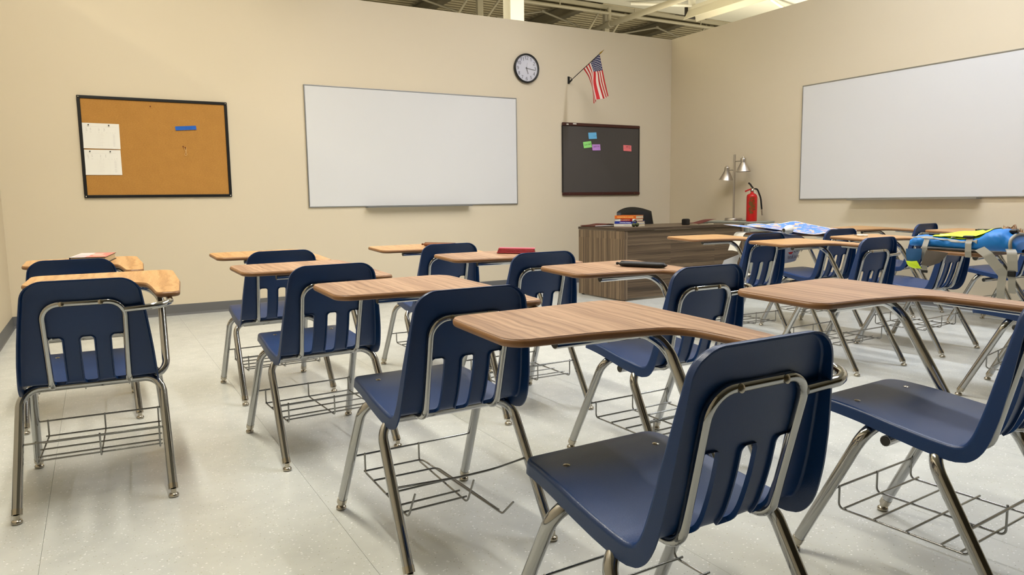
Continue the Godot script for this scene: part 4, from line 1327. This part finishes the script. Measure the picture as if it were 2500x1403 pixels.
func office_chair() -> void:
	var t := thing("office_chair", "black padded office chair behind the teacher desk", "chair", Vector3(5.55, 0, 0.40))
	var lm := mat(Color(0.030, 0.028, 0.027), 0.5)
	# backrest: padded, wrapped shape
	var F := []; var Bk := []
	for i in 17:
		var r := []; var rb := []
		for j in 21:
			var u := j / 20.0 * 2.0 - 1.0; var vv := i / 16.0
			var hw := lerpf(0.26, 0.31, 1.0 - vv) * 1.0
			var topd := 0.055 * u * u
			var y := 0.50 + vv * (0.43 - topd)
			var z := 0.05 * u * u + 0.02 - 0.10 * vv * 0.4
			var pad := 0.05 * pow(maxf(0.0, (1.0 - pow(absf(u), 6)) * (1.0 - pow(absf(vv * 2.0 - 1.0), 8))), 0.5)
			r.append(Vector3(u * hw, y, z + 0.22 - 0.012 + pad))
			rb.append(Vector3(u * hw, y, z + 0.22 - 0.012 - pad * 0.8))
		F.append(r); Bk.append(rb)
	var m := MB.new(); m.grid(F); m.grid(Bk, true)
	part("backrest", m, lm, t, xf(Vector3(0, 0, 0)))
	part("seat", box1(Vector3(0, 0.46, -0.03), Vector3(0.50, 0.09, 0.48), 0.03), lm, t)
	for s in [-1.0, 1.0]:
		part("armrest", box1(Vector3(s * 0.27, 0.63, 0.0), Vector3(0.06, 0.03, 0.26), 0.012), M.black, t)
		part("arm_post", tube1(PackedVector3Array([Vector3(s * 0.27, 0.62, 0), Vector3(s * 0.25, 0.44, 0)]), 0.015, 8), M.black, t)
	part("gas_post", tube1(PackedVector3Array([Vector3(0, 0.10, 0), Vector3(0, 0.42, 0)]), 0.025, 12), M.black, t)
	for k in 5:
		var a := TAU * k / 5.0
		var l := part("base_leg", tube1(PackedVector3Array([Vector3(0, 0.10, 0), Vector3(cos(a) * 0.24, 0.066, sin(a) * 0.24)]), 0.018, 8), M.black, t)
		var w := MB.new(); w.x = Transform3D(Basis.from_euler(Vector3(PI / 2, 0, 0)) , Vector3(cos(a) * 0.24, 0.026, sin(a) * 0.24 - 0.012))
		w.lathe([Vector2(0, 0), Vector2(0.026, 0), Vector2(0.026, 0.024), Vector2(0, 0.024)], 14)
		part("caster", w, M.black, l)

# ------------------------------------------------------------------ what lies on the desks
func on_desk(called: String, label: String, cat: String, n: String, x: float, z: float, turn := 0.0, lift := 0.0) -> Node3D:
	var o := thing(called, label, cat)
	var b: Basis = spot[n].basis * Basis.from_euler(Vector3(0.0388, 0, 0)) * Basis(Vector3.UP, turn)
	o.transform = Transform3D(b, tab(n, x, z, lift))
	return o

func pencil_case(label: String, n: String, x: float, z: float, turn: float, L: float, R: float, m: Material, zip: Material, cat := "pencil case") -> Node3D:
	var t := on_desk("pencil_case", label, cat, n, x, z, turn)
	var P := []
	for i in 15:
		var u := i / 14.0 * 2.0 - 1.0
		var k := pow(maxf(1.0 - pow(absf(u), 8), 0.0), 0.35)
		var row := []
		for j in 21:
			var a := TAU * j / 20.0
			row.append(Vector3(u * L * 0.5, R * 0.85 + R * 0.85 * sin(a) * k, R * 1.25 * cos(a) * k))
		P.append(row)
	var mb := MB.new(); mb.grid(P, true)
	part("body", mb, m, t)
	part("zipper", box1(Vector3(0, R * 1.70, 0), Vector3(L * 0.86, 0.0025, 0.006), 0.001), zip, t)
	part("end_tab", box1(Vector3(-L * 0.5, R * 0.9, 0), Vector3(0.012, 0.012, 0.012), 0.003), zip, t)
	return t

func ribbon(p: Array, wd: Vector3, w: float, t := 0.002, r := 0.02) -> MB:
	var rad := []
	for i in p.size() - 2: rad.append(r)
	var q := fillet(p, rad, 5) if p.size() > 2 else PackedVector3Array(p)
	var P := []
	for i in q.size():
		P.append([q[i] - wd * w * 0.5, q[i], q[i] + wd * w * 0.5])
	var mb := MB.new(); mb.sheet(P, t)
	return mb

func desk_items() -> void:
	# hardcover on the desk under the corkboard
	var bk := on_desk("book", "hardcover book with a pink and white jacket, lying on the desk under the corkboard", "book", "B", 0.085, -0.33, -0.22)
	var im := Image.create(128, 96, false, Image.FORMAT_RGB8)
	im.fill(Color(0.86, 0.80, 0.80))
	im.fill_rect(Rect2i(54, 0, 74, 96), Color(0.80, 0.46, 0.42))
	im.fill_rect(Rect2i(54, 20, 40, 26), Color(0.93, 0.75, 0.70)); im.fill_rect(Rect2i(10, 60, 50, 16), Color(0.75, 0.62, 0.66))
	im.fill_rect(Rect2i(70, 60, 44, 10), Color(0.92, 0.82, 0.72))
	var jm := mat(Color(1, 1, 1), 0.35); jm.albedo_texture = tex(im)
	var cm := MB.new(); cm.grid([[Vector3(-0.085, 0.0342, -0.12), Vector3(0.085, 0.0342, -0.12)], [Vector3(-0.085, 0.0342, 0.12), Vector3(0.085, 0.0342, 0.12)]], true)
	part("jacket", cm, jm, bk)
	var hb := MB.new()
	hb.box(Vector3(0, 0.0325, 0), Vector3(0.17, 0.003, 0.24), 0.001); hb.box(Vector3(0, 0.0015, 0), Vector3(0.17, 0.003, 0.24), 0.001); hb.box(Vector3(-0.084, 0.017, 0), Vector3(0.003, 0.034, 0.24), 0.001)
	part("cover", hb, mat(Color(0.13, 0.09, 0.06), 0.5), bk)
	part("pages", box1(Vector3(0, 0.017, 0), Vector3(0.160, 0.028, 0.228)), M.pages, bk)
	pencil_case("tan pencil case on the far desk by the whiteboard wall", "F", 0.19, -0.30, -0.7, 0.24, 0.015, mat(Color(0.50, 0.30, 0.16), 0.55), mat(Color(0.42, 0.24, 0.12), 0.5))
	var blk := pencil_case("long black pencil case on the desk in front of the teacher desk", "H", 0.145, -0.285, -0.88, 0.215, 0.0135, mat(Color(0.045, 0.045, 0.055), 0.5), mat(Color(0.08, 0.08, 0.09), 0.4))
	part("pull_cord", tube1(PackedVector3Array([Vector3(-0.10, 0.012, 0), Vector3(-0.125, 0.004, -0.02)]), 0.002, 6), M.paper, blk)
	# red case with a ridge and a pencil
	var rc := on_desk("pencil_case", "red ribbed pencil pouch with a pencil on the desk before the blackboard", "pencil case", "G", 0.205, -0.365, -0.62)
	var rm := mat(Color(0.60, 0.07, 0.10), 0.4)
	var body := MB.new()
	for k in 4: body.box(Vector3(0.0, 0.005 + k * 0.0062, 0.004 - k * 0.003), Vector3(0.21 - k * 0.004, 0.0056, 0.075 - k * 0.004), 0.0025)
	part("body", body, rm, rc)
	part("flap", box1(Vector3(0.004, 0.0275, -0.006), Vector3(0.20, 0.003, 0.05), 0.001), mat(Color(0.80, 0.35, 0.45), 0.35), rc)
	var pc := on_desk("pencil", "short pencil leaning on the red pencil pouch", "pencil", "G", 0.262, -0.300, -0.35)
	part("shaft", tube1(PackedVector3Array([Vector3(-0.035, 0.005, 0), Vector3(0.03, 0.005, 0)]), 0.0042, 6), mat(Color(0.62, 0.46, 0.16), 0.5), pc)
	part("eraser", tube1(PackedVector3Array([Vector3(0.03, 0.005, 0), Vector3(0.038, 0.005, 0)]), 0.0042, 8), mat(Color(0.75, 0.45, 0.42), 0.7), pc)
	# scissors
	var sc := on_desk("scissors", "white-handled scissors lying on the tablet corner before the backpack", "scissors", "N", 0.0, -0.44, 0.9)
	var wm := mat(Color(0.88, 0.87, 0.82), 0.4)
	for s in [-1.0, 1.0]:
		var ring := PackedVector3Array()
		for k in 17: ring.append(Vector3(-0.075 + 0.022 * cos(TAU * k / 16), 0.010, s * 0.019 + 0.014 * sin(TAU * k / 16)))
		var hm := MB.new(); hm.tube(ring, 0.005, 8, false)
		hm.tube(PackedVector3Array([Vector3(-0.055, 0.010, s * 0.016), Vector3(-0.01, 0.007, s * 0.003)]), 0.005, 8)
		part("handle", hm, wm, sc)
		var bl := MB.new()
		bl.x = Transform3D(Basis(Vector3.UP, s * 0.06), Vector3(0, 0.0045 + s * 0.001, 0))
		bl.box(Vector3(0.04, 0, 0), Vector3(0.1, 0.0016, 0.011), 0.0004)
		part("blade", bl, M.nickel, sc)
	# slim black case
	pencil_case("slim black case lying on the desk by the right wall", "P", 0.10, -0.225, -0.75, 0.14, 0.009, M.black, M.dark, "case")
	maps()
	backpack()
	clutter()

func map_texture(sd: int) -> ImageTexture:
	var im := Image.create(512, 512, false, Image.FORMAT_RGB8)
	var n := noise(0.012, 4, sd); var n2 := noise(0.03, 2, sd + 3)
	for y in 512:
		for x in 512:
			var t := n.get_noise_2d(x, y)
			var c := Color(0.33, 0.55, 0.86)
			if t > 0.16: c = Color(0.90, 0.80, 0.66) if n2.get_noise_2d(x, y) > -0.1 else Color(0.88, 0.62, 0.50)
			elif t > 0.13 or absf(n2.get_noise_2d(x + 90, y)) < 0.018: c = Color(0.88, 0.92, 0.97)
			if x < 9 or y < 9 or x > 502 or y > 502: c = Color(0.93, 0.94, 0.95)
			im.set_pixel(x, y, c)
	return tex(im)

func maps() -> void:
	var T: Transform3D = spot["L"]
	for k in 2:
		var mm := mat(Color(1, 1, 1), 0.5); mm.albedo_texture = map_texture(60 + k * 7)
		var o := thing("map_sheet", ["blue printed map sheet, wavy, lying lowest on the desk before the teacher desk", "second blue map sheet curled over the first on the covered desk"][k], "map")
		o.transform = T
		var P := []
		for i in 17:
			var row := []
			for j in 21:
				var u := j / 20.0; var vv := i / 16.0
				var x: float = lerpf(-0.27, 0.42, u) if k == 0 else lerpf(-0.10, 0.50, u)
				var z: float = lerpf(-0.66, -0.10, vv) if k == 0 else lerpf(-0.60, 0.02, vv)
				x += (0.04 if k == 0 else -0.03) * (vv - 0.5)
				var y := 0.741 - 0.0388 * (z + 0.5)
				y += 0.008 * (1.0 + sin(u * 9.0 + vv * 3.0)) + 0.009 * k + 0.03 * pow(1.0 - vv, 2) + (0.016 * pow(maxf(0.0, 1.0 - u * 2.0), 4) if k == 0 else 0.014 * pow(u, 6))
				row.append(Vector3(x, y, z))
			P.append(row)
		var m := MB.new(); m.sheet(P, -0.001)
		part("sheet", m, mm, o)
	# white roll on top
	var r := thing("paper_roll", "crumpled white paper roll lying on the map sheets", "paper roll")
	r.transform = T
	var Q := []
	var nn := noise(9.0, 2, 5)
	for i in 13:
		var u := i / 12.0
		var row := []
		for j in 25:
			var a := TAU * j / 24.0
			var rad := lerpf(0.016, 0.034, smoothstep(0.0, 0.55, u)) * (1.0 - pow(maxf(0.0, u - 0.8) / 0.2, 2) * 0.55) * (1.0 + 0.05 * nn.get_noise_2d(cos(a), sin(a) + u * 2.0))
			row.append(Vector3(lerpf(-0.235, -0.135, u), 0.765 + 0.007 * u + rad * sin(a), lerpf(-0.09, -0.10, u) + rad * cos(a)))
		Q.append(row)
	var rm := MB.new(); rm.grid(Q)
	var c0 := Vector3(-0.135, 0.772, -0.10)
	for j in 24: rm.tri(c0, Q[12][j], Q[12][j + 1], Vector3.RIGHT, Vector3.RIGHT, Vector3.RIGHT)
	part("roll", rm, M.paper, r)
	# sheet hanging over the near edge, print upside down
	var ks := thing("loose_sheet", "white sheet curled up on the seat of the desk before the teacher desk", "paper")
	ks.transform = spot["K"]
	var kp := [Vector3(0.10, 0.448, -0.06), Vector3(0.09, 0.455, -0.16), Vector3(0.10, 0.51, -0.21), Vector3(0.13, 0.585, -0.20)]
	part("sheet", ribbon(kp, Vector3(1, 0.25, 0).normalized(), 0.17, 0.0012, 0.05), M.paper, ks)
	var h := thing("hanging_poster", "white poster hanging upside down over the desk edge, with a red apple and lettering", "poster")
	h.transform = T * Transform3D(Basis(), Vector3(-0.03, 0.728, -0.175))
	var P2 := []
	for i in 13:
		var vv := i / 12.0
		var row := []
		for j in 9:
			var u := j / 8.0 - 0.5
			row.append(Vector3(u * 0.235 + 0.01 * vv, 0.02 - vv * 0.24 + 0.02 * u * vv, -0.06 * (1.0 - smoothstep(0.0, 0.25, vv)) + 0.025 * sin(vv * 3.0) + 0.05 * pow(maxf(0.0, u + 0.1), 2) * -4.0 * vv))
		P2.append(row)
	var hm := MB.new(); hm.sheet(P2, -0.001)
	part("sheet", hm, M.poster, h)
	part("lettering", text("don't", 0.034, 0.0006), M.ink, h, Transform3D(Basis.from_euler(Vector3(0, 0, PI + 0.06)), Vector3(0.045, -0.128, 0.022)))
	part("lettering", text("are you", 0.026, 0.0006, false, true), mat(Color(0.30, 0.10, 0.22), 0.6), h, Transform3D(Basis.from_euler(Vector3(0, 0, PI + 0.06)), Vector3(-0.012, -0.183, 0.0245)))
	var ap := MB.new()
	ap.x = Transform3D(Basis.from_euler(Vector3(PI / 2, 0, 0)), Vector3(-0.045, -0.120, 0.0222))
	ap.prism(round_poly([Vector2(-0.032, -0.03), Vector2(0.032, -0.03), Vector2(0.028, 0.022), Vector2(0.012, 0.036), Vector2(-0.012, 0.036), Vector2(-0.028, 0.022)], [0.015, 0.015, 0.01, 0.01, 0.01, 0.01], 4), 0, 0.0008)
	part("apple_print", ap, mat(Color(0.80, 0.15, 0.15), 0.6), h)
	# long white sheet drooping off the left side
	var d := thing("drooping_sheet", "short white sheet drooping off the left side of the map-covered desk", "paper")
	d.transform = T
	var P3 := []
	var path := fillet([Vector3(-0.20, 0.739, -0.50), Vector3(-0.257, 0.738, -0.51), Vector3(-0.275, 0.65, -0.54), Vector3(-0.282, 0.585, -0.56)], [0.03, 0.1], 6)
	for q in path:
		P3.append([q + Vector3(0.02, 0, -0.07), q + Vector3(0, 0.004, 0), q + Vector3(-0.02, 0, 0.07)])
	var dm := MB.new(); dm.sheet(P3, 0.001)
	part("sheet", dm, M.paper, d)

func backpack() -> void:
	var T: Transform3D = spot["Q"]
	var t := thing("backpack", "bright blue backpack lying flat across a desk, grey straps hanging", "backpack")
	t.transform = T
	var blue := mat(Color(0.01, 0.47, 0.80), 0.5)
	var teal := mat(Color(0.03, 0.30, 0.50), 0.55)
	var lime := mat(Color(0.78, 0.90, 0.16), 0.5)
	var grey := mat(Color(0.60, 0.59, 0.55), 0.65)
	# loft along z: [z, half width, thickness, centre x]
	var secs := [[-0.575, 0.05, 0.012, -0.11], [-0.565, 0.10, 0.040, -0.11], [-0.54, 0.125, 0.058, -0.105], [-0.48, 0.130, 0.064, -0.10], [-0.40, 0.135, 0.060, -0.095], [-0.32, 0.135, 0.056, -0.09], [-0.26, 0.14, 0.068, -0.09], [-0.20, 0.15, 0.108, -0.09], [-0.15, 0.15, 0.110, -0.09], [-0.11, 0.14, 0.088, -0.095], [-0.085, 0.12, 0.055, -0.10], [-0.072, 0.06, 0.018, -0.105]]
	var nn := noise(7.0, 3, 6)
	var P := []
	for i in 45:
		var q := i / 44.0 * (secs.size() - 1)
		var k := mini(int(q), secs.size() - 2)
		var f := q - k
		f = f * f * (3.0 - 2.0 * f)
		var a = secs[k]; var b = secs[k + 1]
		var z := lerpf(a[0], b[0], q - k); var hw := lerpf(a[1], b[1], f); var th := lerpf(a[2], b[2], f); var cx := lerpf(a[3], b[3], f)
		var row := []
		for j in 33:
			var an := TAU * j / 32.0
			var cx2 := pow(absf(cos(an)), 0.7) * signf(cos(an)); var sy := pow(absf(sin(an)), 0.7) * signf(sin(an))
			var wr := 1.0 + 0.07 * nn.get_noise_3d(cx2, sy * 1.5, z * 5.0) if sy > -0.5 else 1.0
			row.append(Vector3(cx + cx2 * hw * wr, 0.739 - 0.0388 * (z + 0.3) + th * 0.5 + sy * th * 0.5 * wr, z))
		P.append(row)
	var m := MB.new(); m.grid(P, true)
	part("body", m, blue, t)
	var at := func(z: float, u: float) -> Vector3:      # a point on the upper left surface: u 0 = left rim, 1 = crown
		for i in 44:
			if z >= P[i][0].z and z <= P[i + 1][0].z:
				return P[i][16].lerp(P[i][8], u) if false else P[i][int(round(lerpf(16.0, 8.0, u)))]
		return P[22][8]
	# lime panel over the crown
	var L := []
	for i in 12:
		var z := lerpf(-0.46, -0.20, i / 11.0)
		var row := []
		for j in 7: row.append(at.call(z, lerpf(0.55, 1.7, j / 6.0)) + Vector3(0, 0.004 + 0.030 * sin(PI * pow(i / 11.0, 1.4)) * sin(PI * (j + 1.0) / 8.0), 0))
		L.append(row)
	var lm := MB.new(); lm.grid(L, false)
	var bot := []
	for r in L:
		var rr := []
		for p in r: rr.append(p - Vector3(0, 0.012, 0))
		bot.append(rr)
	lm.grid(bot, true)
	part("lime_panel", lm, lime, t)
	# pale zip band along the left flank
	var B := []
	for i in 20:
		var z := lerpf(-0.55, -0.235, i / 19.0)
		var p0: Vector3 = at.call(z, lerpf(0.55, 0.22, i / 19.0)); var p1: Vector3 = at.call(z, lerpf(0.38, 0.05, i / 19.0))
		B.append([p0 + Vector3(-0.003, 0.002, 0), p0.lerp(p1, 0.5) + Vector3(-0.005, 0.002, 0), p1 + Vector3(-0.003, 0.0, 0)])
	var zb := MB.new(); zb.sheet(B, 0.002)
	part("zip_band", zb, grey, t)
	# end piping
	var pip := PackedVector3Array()
	for j in range(4, 29): pip.append(P[37][j] + (P[37][j] - Vector3(-0.09, 0.76, P[37][0].z)).normalized() * 0.004)
	part("piping", tube1(pip, 0.008, 8), grey, t)
	# straps
	var X := Vector3(0, 0, 1)
	part("strap", ribbon([Vector3(-0.215, 0.80, -0.475), Vector3(-0.255, 0.752, -0.474), Vector3(-0.258, 0.69, -0.470), Vector3(-0.256, 0.633, -0.468)], X, 0.026, 0.002, 0.02), grey, t)
	part("strap_end", box1(Vector3(-0.256, 0.625, -0.468), Vector3(0.006, 0.014, 0.03), 0.002), M.black, t.get_node("strap"))
	part("strap", ribbon([Vector3(-0.205, 0.800, -0.283), Vector3(-0.243, 0.775, -0.279), Vector3(-0.250, 0.735, -0.276), Vector3(-0.246, 0.706, -0.275)], X, 0.028, 0.002, 0.012), grey, t)
	part("buckle", box1(Vector3(-0.205, 0.806, -0.29), Vector3(0.034, 0.012, 0.045), 0.004), M.black, t)
	var dg := Vector3(0, 0.45, 0.9).normalized()
	part("shoulder_strap", ribbon([Vector3(-0.262, 0.752, -0.222), Vector3(-0.285, 0.725, -0.18), Vector3(-0.285, 0.66, -0.13), Vector3(-0.275, 0.618, -0.10)], dg, 0.045, 0.004, 0.02), grey, t)
	part("shoulder_strap", ribbon([Vector3(-0.24, 0.75, -0.10), Vector3(-0.278, 0.738, -0.083), Vector3(-0.282, 0.70, -0.078), Vector3(-0.28, 0.65, -0.075)], X, 0.042, 0.004, 0.02), grey, t)
	part("shoulder_strap", ribbon([Vector3(-0.28, 0.63, -0.115), Vector3(-0.285, 0.56, -0.118), Vector3(-0.28, 0.49, -0.115)], X, 0.034, 0.003, 0.03), grey, t)
	part("shoulder_strap", ribbon([Vector3(-0.275, 0.64, -0.078), Vector3(-0.275, 0.59, -0.076), Vector3(-0.272, 0.545, -0.074)], X, 0.03, 0.003, 0.03), grey, t)
	part("buckle", box1(Vector3(-0.283, 0.64, -0.078), Vector3(0.014, 0.03, 0.034), 0.004), M.black, t)
	part("buckle", box1(Vector3(-0.15, 0.812, -0.465), Vector3(0.02, 0.012, 0.05), 0.004), M.black, t)
	part("buckle", box1(Vector3(-0.13, 0.835, -0.115), Vector3(0.06, 0.02, 0.035), 0.008), M.black, t)
	part("carabiner", tube1(fillet([Vector3(-0.18, 0.808, -0.43), Vector3(-0.175, 0.812, -0.38), Vector3(-0.195, 0.805, -0.34), Vector3(-0.20, 0.800, -0.37)], [0.01, 0.01], 5), 0.0035, 8), M.nickel, t)
	# side pocket drooping off the far end, with a lime tip
	var pk := MB.new()
	pk.sheet([[Vector3(-0.275, 0.74, -0.555), Vector3(-0.275, 0.742, -0.52), Vector3(-0.272, 0.742, -0.48)], [Vector3(-0.28, 0.70, -0.55), Vector3(-0.285, 0.70, -0.52), Vector3(-0.275, 0.715, -0.48)], [Vector3(-0.276, 0.672, -0.542), Vector3(-0.282, 0.665, -0.515), Vector3(-0.272, 0.69, -0.485)]], 0.004)
	part("side_pocket", pk, teal, t)
	var lp := MB.new()
	lp.sheet([[Vector3(-0.279, 0.678, -0.548), Vector3(-0.288, 0.676, -0.52), Vector3(-0.278, 0.678, -0.50)], [Vector3(-0.282, 0.662, -0.54), Vector3(-0.292, 0.655, -0.515), Vector3(-0.28, 0.655, -0.485)], [Vector3(-0.276, 0.652, -0.53), Vector3(-0.284, 0.645, -0.51), Vector3(-0.276, 0.642, -0.475)]], 0.006)
	part("lime_tip", lp, lime, t)
	var ms := MB.new()
	ms.sheet([[Vector3(-0.268, 0.735, -0.46), Vector3(-0.268, 0.732, -0.40), Vector3(-0.262, 0.725, -0.36)], [Vector3(-0.275, 0.69, -0.47), Vector3(-0.28, 0.69, -0.42), Vector3(-0.268, 0.70, -0.375)], [Vector3(-0.272, 0.66, -0.48), Vector3(-0.275, 0.655, -0.44), Vector3(-0.266, 0.675, -0.395)]], 0.003)
	part("mesh_pocket", ms, mat(Color(0.34, 0.31, 0.28), 0.8), t)

func clutter() -> void:
	# soft tan bag and white cloth on the desk at the right edge
	var nn := noise(11.0, 3, 16)
	for k in 2:
		var o := on_desk(["tan_bag", "white_cloth"][k], ["soft tan bag lying behind the backpack at the right edge", "crumpled white cloth beside the tan bag at the right edge"][k], ["bag", "cloth"][k], "R", [-0.02, 0.03][k], [-0.40, -0.20][k], [0.5, 0.3][k])
		var P := []
		var a0: float = [0.15, 0.10][k]; var b0: float = [0.09, 0.10][k]; var h: float = [0.085, 0.085][k]
		for i in 17:
			var r := i / 16.0
			var row := []
			for j in 37:
				var a := TAU * j / 36.0
				var w := 1.0 + 0.35 * nn.get_noise_2d(cos(a) * 0.5 + k * 3.0, sin(a) * 0.5)
				var prof := pow(1.0 - pow(r, 2.6), 0.6)
				var y := h * prof * (0.75 + 0.7 * nn.get_noise_2d(r * cos(a) * 0.6, r * sin(a) * 0.6 + k))
				row.append(Vector3(cos(a) * r * a0 * w, maxf(y, 0.001) , sin(a) * r * b0 * w))
			P.append(row)
		var m := MB.new(); m.grid(P, true)
		part(["body", "fold"][k], m, [mat(Color(0.62, 0.47, 0.30), 0.7), mat(Color(0.85, 0.80, 0.72), 0.8)][k], o)
		if k == 0: part("handle_strap", tube1(fillet([Vector3(-0.13, 0.02, 0), Vector3(-0.09, 0.085, 0.02), Vector3(0.02, 0.095, 0.02), Vector3(0.09, 0.06, 0)], [0.03, 0.03], 5), 0.006, 8), mat(Color(0.45, 0.31, 0.18), 0.6), o)
	var bl := on_desk("belt_buckle", "small metal buckle strip lying at the tablet edge at the right", "buckle", "R", -0.19, -0.27, 1.3)
	part("strip", box1(Vector3(0, 0.004, 0), Vector3(0.13, 0.007, 0.028), 0.002), M.dark, bl)
	part("buckle", frame(0.045, 0.035, 0.007, 0.006, Vector3(0.03, 0.0, 0), 0.001), M.nickel, bl, Transform3D(Basis.from_euler(Vector3(-PI / 2, 0, 0)), Vector3(0, 0.011, 0)))
